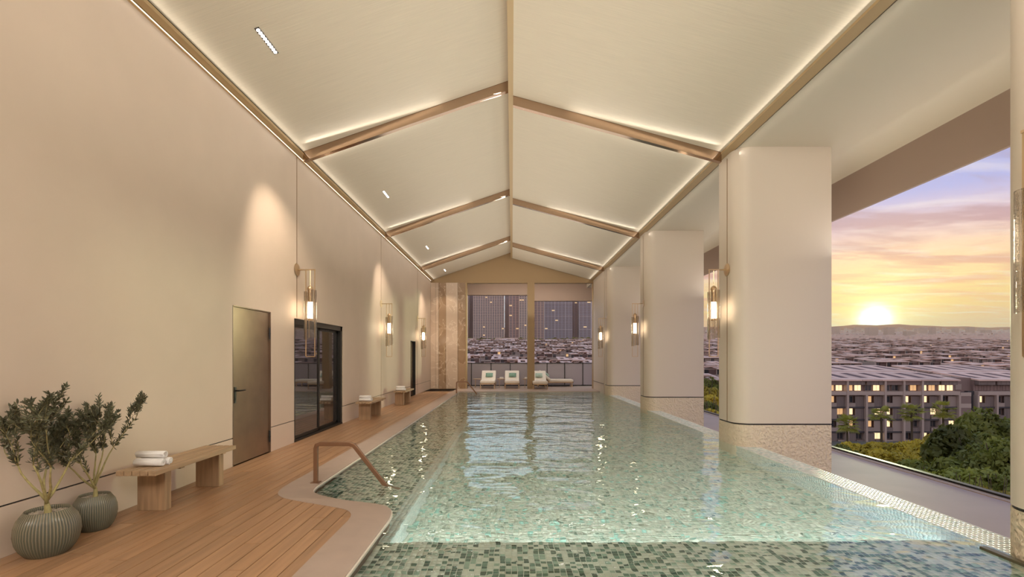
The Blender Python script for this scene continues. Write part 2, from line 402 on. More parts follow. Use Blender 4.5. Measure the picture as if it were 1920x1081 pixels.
# ================================================================== FLOOR AND COPING
inner = [(-1.155, Y0), (-1.155, 4.48), (-1.175, 4.66), (-1.22, 4.79), (-1.30, 4.89), (-1.42, 4.95), (-1.58, 5.0), (-1.78, 5.08), (-2.0, 5.2), (-2.14, 5.30), (-2.24, 5.42), (-2.285, 5.6), (-2.29, 5.85), (-2.29, YP)]
outer = [(-1.49, Y0), (-1.50, 4.42), (-1.53, 4.60), (-1.62, 4.73), (-1.78, 4.82), (-2.0, 4.92), (-2.22, 5.02), (-2.42, 5.13), (-2.55, 5.27), (-2.61, 5.45), (-2.63, 5.7), (-2.625, 6.0), (-2.62, 6.3), (-2.62, YP)]
def smooth2(pts, n=4):
    res = [pts[0]]
    for i in range(len(pts)-1):
        p0, p1, p2, p3 = pts[max(i-1, 0)], pts[i], pts[i+1], pts[min(i+2, len(pts)-1)]
        if abs(p2[1]-p1[1]) > 1: res.append(p2); continue
        # shorten the tangents coming from long straight runs
        def lim(a, b, ref):
            d = (a[0]-b[0], a[1]-b[1]); l = math.hypot(*d) or 1; k = min(1, ref/l); return (b[0]+d[0]*k, b[1]+d[1]*k)
        seg = math.hypot(p2[0]-p1[0], p2[1]-p1[1]); p0 = lim(p0, p1, seg); p3 = lim(p3, p2, seg)
        for k in range(1, n+1):
            t = k/n
            res.append(tuple(.5*((2*p1[c])+(-p0[c]+p2[c])*t+(2*p0[c]-5*p1[c]+4*p2[c]-p3[c])*t*t+(-p0[c]+3*p1[c]-3*p2[c]+p3[c])*t**3) for c in (0, 1)))
    return res
inner_s, outer_s = smooth2(inner), smooth2(outer)
# concrete body below the deck (its face is the pool wall under the coping)
body = [(-4.1, Y0)] + inner_s + [(-4.1, YP)]
struct(MB().prism(body, -1.6, -.03).build('floor', 'wood_under'))
FLOOR = bpy.data.objects['floor']
# coping: a ring of pale stone strips, slightly proud of the boards
nn = len(inner_s)
assert len(outer_s) == nn, (len(outer_s), nn)
cp = MB()
for i in range(nn-1):
    a, b, c, d = inner_s[i], inner_s[i+1], outer_s[i+1], outer_s[i]
    e = .012
    vs = [(a[0]+e, a[1], -.045), (b[0]+e, b[1], -.045), (c[0], c[1], -.028), (d[0], d[1], -.028), (a[0]+e, a[1], -.004), (b[0]+e, b[1], -.004), (c[0], c[1], .004), (d[0], d[1], .004), (a[0]-.02, a[1], .004), (b[0]-.02, b[1], .004)]
    cp.add(vs, [(0, 1, 5, 4), (4, 5, 9, 8), (8, 9, 6, 7), (2, 3, 7, 6), (0, 3, 2, 1)])
struct(cp.build('trim_1', 'coping', smooth=True, angle=30))
bpy.data.objects['trim_1']['label'] = 'curved pale stone coping between the wooden deck and the water'
# thin light nosing line on the water side
nz = MB()
for i in range(nn-1):
    a, b = inner_s[i], inner_s[i+1]
    nz.add([(a[0]+.012, a[1], -.05), (b[0]+.012, b[1], -.05), (b[0]+.024, b[1], -.05), (a[0]+.024, a[1], -.05), (a[0]+.012, a[1], -.012), (b[0]+.012, b[1], -.012), (b[0]+.024, b[1], -.016), (a[0]+.024, a[1], -.016)],
           [(4, 5, 6, 7), (2, 3, 7, 6)][:2])
mat('nosing', (.72, .66, .58), .4)
nz.build('nosing', 'nosing', bpy.data.objects['trim_1'])
# boards
def y_end(x):          # where the boards stop under the coping, for x right of the long run
    if x <= -2.5: return None
    mid = [((a[0]+b[0])/2, (a[1]+b[1])/2) for a, b in zip(inner_s, outer_s)]
    best = 99
    for (x0, y0), (x1, y1) in zip(mid, mid[1:]):
        if (x0-x)*(x1-x) <= 0 and abs(x1-x0) > 1e-6:
            best = min(best, y0+(y1-y0)*(x-x0)/(x1-x0))
    return best
def y_end_far(x):
    return min(y_end(min(max(x, -2.44), -1.34))+.1, 5.42)
PW = .1375
rows = int(round((3.8-1.35)/PW)); bxv = 0
for r_ in range(rows):
    xa = -3.8 + r_*PW; xb = xa+PW-.0055
    yend = y_end_far((xa+xb)/2) if xa > -2.6 else 22.55
    if xa > -2.6: ya_, yb_ = y_end_far(xa), y_end_far(xb)
    y = Y0 + random.uniform(-1.6, -.2)
    while y < yend:
        L_ = random.uniform(1.7, 2.3); y2 = y+L_-.004
        ys = max(y, Y0)
        if y2 > yend or yend - y2 < .35: y2 = 99
        if y2 > ys+.05:
            if xa > -2.6: ea, eb = min(y2, ya_), min(y2, yb_)
            else: ea = eb = min(y2, yend)
            lo, hi = -.022, 0
            m_ = MB().add([(xa,ys,lo),(xb,ys,lo),(xb,eb,lo),(xa,ea,lo),(xa,ys,hi-.0015),(xb,ys,hi-.0015),(xb,eb,hi-.0015),(xa,ea,hi-.0015),(xa+.002,ys+.002,hi),(xb-.002,ys+.002,hi),(xb-.002,eb-.002,hi),(xa+.002,ea-.002,hi)],
                    [(0,3,2,1),(8,9,10,11),(0,1,5,4),(1,2,6,5),(2,3,7,6),(3,0,4,7),(4,5,9,8),(5,6,10,9),(6,7,11,10),(7,4,8,11)])
            m_.build('floor_board', 'wood_floor', FLOOR)
        y += L_
# far deck beyond the pool and terrace
struct(MB().box(-4.1, 4.21, YP, 25.05, -.6, .0).build('trim_2', 'deck_stone'))
bpy.data.objects['trim_2']['label'] = 'pale stone terrace at the far end of the pool'

# ================================================================== POOL
XL, XR = -2.29, 3.85           # water sides
SH = -.30                      # shelf level
DP = -1.05                     # deep floor
XS, YS = -1.08, 4.20           # inner corner of the shelf
def tones(n, kind):
    pal = {'floor': [(.88, .90, .80), (.78, .83, .73), (.62, .69, .59), (.44, .52, .44), (.25, .36, .30), (.42, .72, .64)],
           'pale': [(.72, .82, .79), (.58, .72, .70), (.82, .87, .82), (.45, .62, .61), (.64, .72, .68), (.52, .60, .57)],
           'white': [(.86, .90, .86), (.78, .86, .82), (.70, .80, .77), (.9, .9, .86), (.62, .74, .72), (.8, .84, .8)],
           'near': [(.88, .89, .80), (.80, .80, .70), (.40, .54, .45), (.13, .25, .19), (.035, .10, .075), (.09, .17, .13)]}[kind]
    w = {'floor': [.26, .24, .2, .14, .06, .10], 'pale': [.3, .2, .2, .1, .1, .1], 'white': [.3, .2, .15, .15, .1, .1], 'near': [.34, .17, .16, .13, .10, .10]}[kind]
    idx = rng.choice(6, n, p=w); c = np.array(pal)[idx]*rng.uniform(.86, 1.12, (n, 1)); return np.clip(c, 0, 1)
def tile_field(name, org, u, v, nu, nv, size, kind, parent, keep=None, skip=None, hgt=.004, gap=.0055):
    """nu x nv little square tiles, each with its own body and bevelled rim, joined into one mesh"""
    org, u, v = np.array(org, float), np.array(u, float), np.array(v, float); n = np.cross(u, v)
    I, J = np.meshgrid(np.arange(nu), np.arange(nv), indexing='ij'); I = I.ravel(); J = J.ravel()
    cx = org + (I[:, None]+.5)*size*u + (J[:, None]+.5)*size*v
    if keep is not None: k = keep(cx); cx = cx[k]
    if skip is not None: k = ~skip(cx); cx = cx[k]
    nT = len(cx); h = (size-gap)/2
    corners = [(-1, -1), (1, -1), (1, 1), (-1, 1)]
    V = np.zeros((nT, 8, 3))
    for i, (a, b) in enumerate(corners):
        V[:, i] = cx + a*h*u + b*h*v
        V[:, 4+i] = cx + a*(h-.0015)*u + b*(h-.0015)*v + n*hgt
    V = V.reshape(-1, 3)
    q = np.array([(4,5,6,7),(0,1,5,4),(1,2,6,5),(2,3,7,6),(3,0,4,7)])
    Fc = (np.arange(nT)[:, None, None]*8 + q[None]).reshape(-1, 4)
    me = bpy.data.meshes.new(name); me.vertices.add(len(V)); me.vertices.foreach_set('co', V.ravel())
    me.loops.add(Fc.size); me.loops.foreach_set('vertex_index', Fc.ravel().astype(np.int32))
    me.polygons.add(len(Fc)); me.polygons.foreach_set('loop_start', (np.arange(len(Fc))*4).astype(np.int32))
    me.update(calc_edges=True)
    t = tones(nT, kind); t4 = np.ones((nT, 20, 4)); t4[:, :, :3] = t[:, None, :]
    at = me.color_attributes.new('tone', 'FLOAT_COLOR', 'CORNER'); at.data.foreach_set('color', t4.ravel())
    me.materials.append(MAT['mosaic'])
    o = bpy.data.objects.new(name, me); COL.objects.link(o); o.parent = parent; o['kind'] = 'stuff'
    return o
pool = struct(MB().box(XL-.0, XR, Y0, YP, DP-.3, DP).build('trim_3', 'grout')); pool['label'] = 'mosaic tiled pool basin'
struct_shelf = MB()
struct_shelf.box(XS, XR, Y0, YS, DP, SH).box(XL, XS, Y0, YP, DP, SH)
struct_shelf.build('shelf', 'grout', pool)
MB().box(XR, 4.21, Y0, YP, -1.7, WZ-.005).build('overflow_wall', 'grout', pool)
TS = .046
ts = TS
# near shelf: nearest 300 tiles are pieces of their own
px0, py0 = -1.155, 2.62
near_set = set()
tile_me = []
palN = [(.88,.89,.80),(.80,.80,.70),(.40,.54,.45),(.13,.25,.19),(.04,.11,.08),(.09,.17,.13)]
for k, c in enumerate(palN):
    mat('tile_%d' % k, c, .25)
    h = (ts-.0055)/2
    m_ = MB().add([(-h,-h,0),(h,-h,0),(h,h,0),(-h,h,0),(-h+.0015,-h+.0015,.004),(h-.0015,-h+.0015,.004),(h-.0015,h-.0015,.004),(-h+.0015,h-.0015,.004)], [(4,5,6,7),(0,1,5,4),(1,2,6,5),(2,3,7,6),(3,0,4,7)])
    tile_me.append(m_.mesh('tile', 'tile_%d' % k))
gx0, gy0 = -1.155, YS - 58*ts
NI, NJ = 30, 10                # block of individual tiles: 30 across, 10 deep
bx0, by0 = 16, 44
for i in range(NI):
    for j in range(NJ):
        inst('tile', tile_me[int(rng.choice(6, p=[.28, .14, .17, .16, .14, .11]))], pool, (gx0+(bx0+i+.5)*ts, gy0+(by0+j+.5)*ts, SH))
def skip_block(c):
    return (c[:, 0] > gx0+bx0*ts) & (c[:, 0] < gx0+(bx0+NI)*ts) & (c[:, 1] > gy0+by0*ts) & (c[:, 1] < gy0+(by0+NJ)*ts)
tile_field('near_shelf_mosaic', (gx0, gy0, SH), (1, 0, 0), (0, 1, 0), int((XR-gx0)/ts), 58, ts, 'near', pool, skip=skip_block)
tile_field('side_shelf_mosaic', (XL, YS, SH), (1, 0, 0), (0, 1, 0), int((XS-XL)/ts)-2, int((YP-YS)/ts), ts, 'near', pool)
TD = .048
tile_field('deep_floor_mosaic', (XS, YS, DP), (1, 0, 0), (0, 1, 0), int((XR-XS)/TD), int((YP-YS)/TD), TD, 'floor', pool)
# faces
tile_field('shelf_nosing_mosaic', (XS-3*ts+.03, YS, SH+.002), (1, 0, 0), (0, 1, 0), 3, int((YP-YS)/ts), ts, 'white', pool)
tile_field('side_shelf_face', (XS, YS, DP), (0, 1, 0), (0, 0, 1), int((YP-YS)/ts), int((SH-DP)/ts), ts, 'white', pool)
tile_field('near_shelf_face', (XR, YS, DP), (-1, 0, 0), (0, 0, 1), int((XR-XS)/ts), int((SH-DP)/ts), ts, 'pale', pool)
tile_field('overflow_wall_face', (XR, YP, DP), (0, -1, 0), (0, 0, 1), int((YP-Y0)/ts), int((WZ-.025-DP)/ts)+1, ts, 'pale', pool)
tile_field('overflow_wall_top', (XR+.015, Y0, WZ-.005), (1, 0, 0), (0, 1, 0), 7, int((YP-Y0)/ts), ts, 'white', pool)
tile_field('far_wall_face', (XS, YP-.001, DP), (1, 0, 0), (0, 0, 1), int((XR-XS)/ts), int(-DP/ts), ts, 'pale', pool)
# water
g_ = MB().add([(XL-.05, Y0, WZ), (XR+.012, Y0, WZ), (XR+.012, YP+.02, WZ), (XL-.05, YP+.02, WZ)], [(0, 1, 2, 3)])
w_ = g_.build('pool_water', 'water'); tag(w_, 'clear rippling teal pool water over mosaic tiles', 'water', kind='stuff')
# overflow ledge outside and its dark edge rail
lg = struct(MB().box(4.21, 7.0, Y0, 25.05, -1.7, -.5).build('trim_4', 'ledge_stone')); lg['label'] = 'wet grey overflow ledge beyond the pool edge'
MB().box(6.94, 7.04, Y0, 25.05, -.5, -.46).build('edge_rail', 'black_metal', lg)
MB().box(6.82, 6.94, Y0, 25.05, -.5, -.49).build('edge_curb', 'facade_frame', lg)

# ================================================================== LEFT WALL
OPEN = [(6.59, 7.625, 2.2), (8.44, 10.87, 2.17), (18.1, 19.05, 2.1)]
wl = MB()
bp_ = sorted({Y0, YE+.3, *[v for o in OPEN for v in o[:2]]})
for a, b in zip(bp_, bp_[1:]):
    top = next((o[2] for o in OPEN if o[0] <= a and b <= o[1]), None)
    wl.box(-4.1, -3.815, a, b, top if top else -.5, 5.6)
WL = struct(wl.build('wall_left', 'dark_groove'))
seams = [Y0] + SEAM + [YE]
for a, b in zip(seams, seams[1:]):
    m_ = MB(); cuts = sorted({a, b, *[v for o in OPEN for v in o[:2] if a < v < b]})
    for c, d in zip(cuts, cuts[1:]):
        top = next((o[2] for o in OPEN if o[0] <= c+.001 and d-.001 <= o[1]), None)
        c2 = c+.006 if c == a else c; d2 = d-.006 if d == b else d
        m_.box(-3.83, -3.8, c2, d2, max(top or 0, .392), EAVE)
    m_.build('wall_panel', 'wall_plaster', WL)
    for c, d in zip(cuts, cuts[1:]):
        if any(o[0] <= c+.001 and d-.001 <= o[1] for o in OPEN): continue
        MB().box(-3.83, -3.8, c+(.004 if c == a else 0), d-(.004 if d == b else 0), 0, .378).build('skirting_panel', 'wall_plaster', WL)
for y in SEAM:
    MB().box(-3.812, -3.796, y-.008, y+.008, 0 if y != 8.54 else 2.2, EAVE).build('seam_strip', 'seam_bronze', WL)
# ceiling trim left: two fine profiles with a dark groove
t5 = struct(MB().box(-3.8, -3.765, Y0, YE, EAVE-.035, EAVE+.02).build('trim_5', 'champagne')); t5['label'] = 'champagne metal trim along the top of the left wall'
MB().box(-3.765, -3.752, Y0, YE, EAVE-.005, EAVE+.02).build('groove', 'dark_groove', t5)
MB().box(-3.752, -3.66, Y0, YE, EAVE-.02, EAVE+.025).build('inner_trim', 'champagne_matte', t5)
# ================================================================== CEILING
ce = MB(); T = .25
ce.prism([(-4.1, 5.05), (-3.66, zl(-3.66)+.02), (-.06, zl(-.06)+.02), (-.06, 6.9), (-4.1, 6.9)], Y0, YE, 1)
ce.prism([(.02, zr(.02)+.02), (3.67, zr(3.67)+.02), (4.0, 5.1), (4.0, 6.9), (.02, 6.9)], Y0, YE, 1)
CE = struct(ce.build('ceiling', 'dark_groove'))
for a, b in zip(seams, seams[1:]):
    a2, b2 = a+.05, b-.05
    MB().prism([(-3.67, zl(-3.67)), (-.05, zl(-.05)), (-.05, zl(-.05)+.03), (-3.67, zl(-3.67)+.03)], a2, b2, 1).build('ceiling_panel', 'ceiling_weave', CE)
    MB().prism([(.015, zr(.015)), (3.68, zr(3.68)), (3.68, zr(3.68)+.03), (.015, zr(.015)+.03)], a2, b2, 1).build('ceiling_panel', 'ceiling_weave', CE)
for y in SEAM:
    for s in (0, 1):
        fz, xa, xb = (zl, -3.67, -.055) if s == 0 else (zr, .02, 3.68)
        m_ = MB(); d0, d1 = -.165, .03
        m_.prism([(xa, fz(xa)+d0), (xb, fz(xb)+d0), (xb, fz(xb)+d1), (xa, fz(xa)+d1)], y-.045, y+.045, 1)
        m_.build('ceiling_beam', 'bronze', CE)
MB().box(-.065, .02, Y0, YE, zr(.02)-.0, 6.6).build('ridge_beam', 'champagne_matte', CE)
# right trim + soffit
t6 = struct(MB().box(3.67, 3.83, Y0, YE, EAVE-.0, EAVE+.06).build('trim_6', 'champagne_matte')); t6['label'] = 'gold band where the right ceiling slope meets the soffit'
MB().box(3.83, 3.85, Y0, YE, EAVE+.01, EAVE+.06).build('groove', 'dark_groove', t6)
prof = [(3.85, 5.05), (5.70, 5.05)] + [(5.70+.25*math.sin(R(a)), 4.70+.35*math.cos(R(a))) for a in range(10, 91, 10)] + [(5.95, 5.6), (3.85, 5.6)]
SO = struct(MB().prism(prof, Y0, 25.2, 1).build('trim_7', 'soffit', smooth=True, angle=30)); SO['label'] = 'pale soffit above the columns with a rounded outer edge'
struct(MB().box(5.95, 6.0, Y0, 25.3, 1.5+.4234*5.95, 5.7).build('trim_8', 'fascia'))['label'] = 'brown outer beam above the open side of the pool'
# roof above and back wall behind the camera
struct(MB().box(-4.3, 6.3, Y0-.3, 25.3, 6.9, 7.1).build('roof', 'fascia'))
struct(MB().box(-4.3, 6.2, Y0-.3, Y0, -1.7, 6.9).build('wall_back', 'wall_plaster'))

# ================================================================== COLUMNS
def rr_poly(x0, x1, y0, y1, r):
    # rounded on the two pool-side corners
    return [(x0+r*(1-math.cos(R(a))), y0+r*(1-math.sin(R(a)))) for a in range(0, 91, 10)] + [(x1, y0), (x1, y1)] + [(x0+r*(1-math.sin(R(a))), y1-r*(1-math.cos(R(a)))) for a in range(0, 91, 10)]
def column(yc, label):
    c = empty('column', (4.6, yc, 0)); tag(c, label, 'column', 'columns along the open side of the pool')
    y0, y1 = -.45, .45
    P = rr_poly(-.8, .81, y0, y1, .26)
    MB().prism(P, .365, EAVE, 2).build('shaft', 'column_plaster', c, smooth=True, angle=20)
    MB().prism(rr_poly(-.79, .80, y0+.01, y1-.01, .25), .34, .365, 2).build('shadow_gap', 'dark_groove', c)
    MB().prism(P, -1.7, .34, 2).build('rough_base', 'rough_stucco', c, smooth=True, angle=20)
    MB().box(-.806, -.795, -.107, -.093, .365, EAVE-.06).build('seam_strip', 'seam_bronze', c)
    return c
CY = [3.39, 8.64, 14.1, 19.55]
column(CY[0], 'rounded cream column cut off by the right edge of the picture')
column(CY[1], 'large rounded cream column in front of the sunset opening, rough base in the water')
column(CY[2], 'rounded cream column standing second behind the large one')
column(CY[3], 'farthest and smallest rounded cream column by the end wall')
wr = struct(MB().box(3.8, 4.3, 20.0, YE+.3, -1.7, EAVE).build('wall_right', 'column_plaster'))
MB().box(3.79, 3.8, 20.0, YE, .36, .378).build('shadow_gap', 'dark_groove', wr)
# water-level bar at the near right column
b_ = MB().box(3.73, 3.785, 0.8, 3.86, -.045, -.012).build('grab_bar', 'dark_bar'); tag(b_, 'dark bronze bar lying at water level beside the near right column', 'bar')

# ================================================================== END WALL
ew = MB().prism([(-3.8, 4.94), (3.85, 4.94), (3.85, 5.03), (0.02, 6.09), (.0, 6.45), (-.06, 6.36), (-3.8, 5.05)], YE, YE+.3, 1)
EW = struct(ew.build('wall_end', 'gold_wall'))
MB().box(-2.17, -2.11, YE-.02, YE+.35, 0, 4.94).build('jamb', 'champagne_matte', EW)
MB().box(3.79, 3.86, YE-.02, YE+.35, 0, 4.94).build('jamb', 'champagne_matte', EW)
MB().box(.72, 1.05, YE-.05, YE+.35, 0, 4.96).build('pier', 'gold_wall', EW)
xs = [-3.8, -3.56, -3.42, -3.08, -2.53, -2.17]
for i, (a, b) in enumerate(zip(xs, xs[1:])):
    mname = ['marble_pale', 'marble_pale', 'marble_brown', 'marble_pale', 'marble_brown'][i]
    MB().box(a+.004, b-.004, YE-.03-.015*(i % 2), YE+.3, 0, 4.94).build('marble_panel', mname, EW)
MB().box(-3.16, -3.14, YE-.11, YE-.09, .8, 2.0).box(-3.16, -3.14, YE-.1, YE-.03, .85, .88).box(-3.16, -3.14, YE-.1, YE-.03, 1.92, 1.95).build('pull_handle', 'champagne', EW)
# terrace beyond
t9 = struct(MB().box(-2.5, .9, 24.95, 25.25, 1.5+3.17, 6.9).build('trim_9', 'fascia')); t9['label'] = 'mauve outer beam over the left end opening'
t10 = struct(MB().box(.9, 6.2, 24.95, 25.25, 1.5+2.87, 6.9).build('trim_10', 'fascia')); t10['label'] = 'mauve outer beam over the right end opening'
struct(MB().box(-4.1, 3.85, YE+.3, 25.0, 5.3, 5.6).build('trim_11', 'soffit'))['label'] = 'soffit over the end terrace'
struct(MB().box(-2.5, -2.35, YE+.3, 25.0, 0, 5.3).build('wall_terrace', 'column_plaster'))
# ---- railing
rl = empty('railing', (0, 24.8, 0)); tag(rl, 'frosted glass balustrade with thin dark posts behind the loungers', 'railing')
posts = [-2.33, -2.08, -1.07, -.09, .93, 1.80, 2.70, 3.63, 4.18]
for x in posts: MB().box(x-.018, x+.018, -.03, .03, 0, 1.17).build('post', 'black_metal', rl)
MB().box(-2.35, 4.2, -.03, .03, 1.15, 1.185).build('top_rail', 'black_metal', rl)
for a, b in zip(posts, posts[1:]): MB().box(a+.02, b-.02, -.008, .008, .06, 1.15).build('glass_panel', 'frosted', rl)
MB().box(-2.35, 4.2, -.03, .03, .0, .05).build('bottom_rail', 'black_metal', rl)

# ================================================================== DOORS
d1 = struct(empty('door_1', (-3.8, 7.1, 0))); d1['label'] = 'brown metal door nearest the viewer in the left wall'
MB().box(-.06, -.02, -.49, .50, .005, 2.185).build('leaf', 'door_metal', d1, bevel=.003)
MB().box(-.09, -.0, -.52, -.495, 0, 2.2).box(-.09, -.0, .505, .525, 0, 2.2).box(-.09, 0, -.52, .525, 2.187, 2.2).build('frame', 'door_metal', d1)
MB().box(-.3, -.09, -.55, .56, -.02, 2.25).build('back', 'dark_groove', d1)
hd = MB().box(-.02, -.008, -.46, -.415, .86, 1.08).build('handle_plate', 'black_metal', d1)
MB().tube([(-.01, -.437, 1.03), (.045, -.437, 1.03), (.05, -.42, 1.03), (.05, -.30, 1.03)], .011, 8).build('lever', 'black_metal', hd, smooth=True)
MB().box(-.02, -.004, -.447, -.427, .90, .93).build('lock_cylinder', 'black_metal', hd)
for z in (.25, 1.86): MB().tube([(-.005, .498, z-.09), (-.005, .498, z+.09)], .014, 8).tube([(-.005, .498, z-.01), (-.005, .498, z+.01)], .018, 8).build('hinge', 'black_metal', d1)
d2 = struct(empty('door_2', (-3.8, 9.655, 0))); d2['label'] = 'black framed sliding glass door in the left wall'
MB().box(-.16, -.02, -1.215, -1.14, 0, 2.17).box(-.16, -.02, 1.13, 1.215, 0, 2.17).box(-.16, -.02, -1.215, 1.215, 2.07, 2.17).box(-.16, -.01, -1.215, 1.215, 0, .035).build('frame', 'black_metal', d2)
for k, (a, b, x) in enumerate(((-1.14, .03, -.07), (-.03, 1.13, -.11))):
    s_ = MB().box(x-.02, x+.02, a, a+.06, .04, 2.07).box(x-.02, x+.02, b-.07, b, .04, 2.07).box(x-.02, x+.02, a, b, .04, .09).box(x-.02, x+.02, a, b, 2.02, 2.07).build('sliding_sash', 'black_metal', d2)
    MB().box(x-.006, x+.006, a+.06, b-.07, .09, 2.02).build('pane', 'door_glass', s_)
MB().box(-.35, -.17, -1.25, 1.25, -.02, 2.2).build('back', 'dark_groove', d2)
d3 = struct(empty('door_3', (-3.8, 18.575, 0))); d3['label'] = 'far brown door recessed in the left wall'
MB().box(-.14, -.10, -.46, .46, .005, 2.09).build('leaf', 'door_metal', d3)
MB().box(-.16, -.0, -.475, -.455, 0, 2.1).box(-.16, 0, .455, .475, 0, 2.1).box(-.16, 0, -.475, .475, 2.08, 2.1).build('frame', 'black_metal', d3)
MB().box(-.3, -.16, -.5, .5, -.02, 2.15).build('back', 'dark_groove', d3)

# ================================================================== DOWNLIGHTS
def downlight(y, label, ys):
    x = -2.98; z = zl(x)
    d = empty('ceiling_downlight', (x, y, z)); d.rotation_euler = (0, -math.atan(.345), 0)
    tag(d, label, 'ceiling light', 'linear downlights in the left ceiling slope')
    m_ = MB(); w, l = .028, .24
    m_.box(-w, w, -l, l, -.006, .002)
    m_.build('housing', 'dark_groove', d)
    for k in range(9):
        MB().lathe([(.0205, -.012), (.0205, -.004)], (0, -.205+k*.0512, 0), 10).build('lens', 'spot_glow', d)
    ld = bpy.data.lights.new('wall_spot', 'SPOT'); ld.energy = 300 if y < 20 else 70; ld.spot_size = R(76); ld.spot_blend = .7; ld.color = (1, .84, .66); ld.shadow_soft_size = .02
    lo = bpy.data.objects.new('wall_spot', ld); COL.objects.link(lo)
    lo.location = (x, ys, z-.30); lo.rotation_euler = Vector((.06, -.45, 1)).to_track_quat('Z', 'Y').to_euler()
for y, l in ((5.88, 'large row of bright dots in black, nearest linear light in left ceiling'), (11.43, 'linear ceiling light between the first and second bronze beams'), (17.0, 'linear ceiling light just before the farthest beam'), (21.45, 'smallest linear ceiling light near the end wall'), (0.4, 'linear ceiling light behind the viewer')):
    if y > 1: downlight(y, l, {5.88: 6.9, 11.43: 13.2, 17.0: 19.7, 21.45: 21.45}[y])

# ================================================================== SCONCES
def sconce(x, y, side, label):
    """side=+1: arm goes towards +X (left wall); origin at the wall, z of the arm"""
    s = empty('wall_sconce', (x, y, 3.03)); tag(s, label, 'wall lamp', 'glass and brass wall sconces')
    k = side; cx = .24*k
    MB().lathe([(.0, 0), (.105, 0), (.115, .006), (.105, .014), (0, .02)], (0, 0, 0), 24, cap=False).build('wall_plate', 'sconce_brass', s, smooth=True).rotation_euler = (0, R(90)*k, 0)
    MB().tube([(0, 0, 0), (cx-.04*k, 0, 0)], .011, 8).box(min(cx-.09, cx+.09), max(cx-.09, cx+.09), -.012, .012, -.01, .01).build('arm', 'sconce_brass', s)
    hb = .007
    fr = MB()
    for xx in (cx-.078, cx+.078): fr.box(xx-hb, xx+hb, -hb, hb, -1.53, 0)
    fr.box(cx-.078, cx+.078, -hb, hb, -1.537, -1.523)
    fr.build('hanging_frame', 'sconce_brass', s)
    st = MB(); st.tube([(cx, 0, 0), (cx, 0, -.30)], .008, 8); st.lathe([(.052, -.36), (.055, -.33), (.04, -.30), (.012, -.28)], (cx, 0, 0), 16)
    st.tube([(cx, -.055, -.34), (cx, -.055, -1.2)], .006, 6)
    st.build('stem', 'sconce_brass', s)
    MB().lathe([(.040, -.86), (.040, -.57)], (cx, 0, 0), 16).build('lamp_tube', 'lamp_glow', s, smooth=True)
    MB().lathe([(.045, -.57), (.045, -.36)], (cx, 0, 0), 16).build('lamp_holder', 'champagne', s, smooth=True)
    MB().lathe([(.045, -.90), (.045, -.86)], (cx, 0, 0), 16).build('lamp_holder', 'champagne', s, smooth=True)
    pl = bpy.data.lights.new('sconce_bulb', 'POINT'); pl.energy = 17; pl.color = (1, .84, .64); pl.shadow_soft_size = .045
    po = bpy.data.objects.new('sconce_bulb', pl); COL.objects.link(po); po.location = (x+cx, y, 3.03-.715)
    for a0, dz in ((-80, 0), (100, -.03)):
        g = MB(); n = 40; vs = []; 
        for r in (.10, .094):
            for i in range(n+1):
                a = R(a0+160*i/n); rr = r+(.0035 if i % 2 else 0)
                vs += [(cx+rr*math.cos(a), rr*math.sin(a), -.36+dz), (cx+rr*math.cos(a), rr*math.sin(a), -1.20+dz)]
        m2 = 2*(n+1); fs = []
        for i in range(n):
            fs += [(2*i, 2*i+1, 2*i+3, 2*i+2), (m2+2*i, m2+2*i+2, m2+2*i+3, m2+2*i+1), (2*i, 2*i+2, m2+2*i+2, m2+2*i), (2*i+1, m2+2*i+1, m2+2*i+3, 2*i+3)]
        fs += [(0, m2, m2+1, 1), (2*n, 2*n+1, m2+2*n+1, m2+2*n)]
        g.add(vs, fs).build('glass_shade', 'ribbed_glass', s)
    return s
sconce(-3.8, 8.54, 1, 'nearest brass and glass wall lamp, above the sliding glass door')
sconce(-3.8, 14.03, 1, 'second brass and glass wall lamp on the left wall')
sconce(-3.8, 19.46, 1, 'farthest brass and glass wall lamp on the left wall')
sconce(3.8, CY[0]-.1, -1, 'brass and glass wall lamp cut off by the right picture edge')
sconce(3.8, CY[1]-.1, -1, 'brass and glass lamp on the large right column')
sconce(3.8, CY[2]-.1, -1, 'brass and glass lamp on the second right column')
sconce(3.8, CY[3]-.1, -1, 'brass and glass lamp on the farthest right column')

# ================================================================== BENCHES AND TOWELS
def bench(y, x, l=1.3, legs=(.27, 1.2), label=''):
    b = empty('bench', (x, y, 0)); tag(b, label, 'bench', 'slatted wooden benches along the left wall')
    for k in range(5):
        xa = k*.0745
        MB().box(xa, xa+.064, 0, l, .405, .45).build('slat', 'bench_wood', b, bevel=.004)
    for ya in (legs[0]+.10, legs[1]-.16): MB().box(.01, .335, ya, ya+.06, .385, .404).build('cross_rail', 'bench_wood', b)
    for yy in legs:
        s0, s1 = (yy, yy+.09) if yy < .6 else (yy-.09, yy)
        MB().box(-.02, .25, s0, s1, 0, .402).build('leg', 'bench_leg_wood', b, bevel=.004)
    return b
bench(4.43, -3.63, 1.3, (.28, 1.24), 'nearest and largest slatted wooden bench between the potted trees and brown door')
bench(11.17, -3.61, 1.3, (.28, 1.24), 'slatted wooden bench just past the sliding glass door')
bench(14.7, -3.60, 1.3, (.25, 1.2), 'farthest slatted wooden bench before the far door')
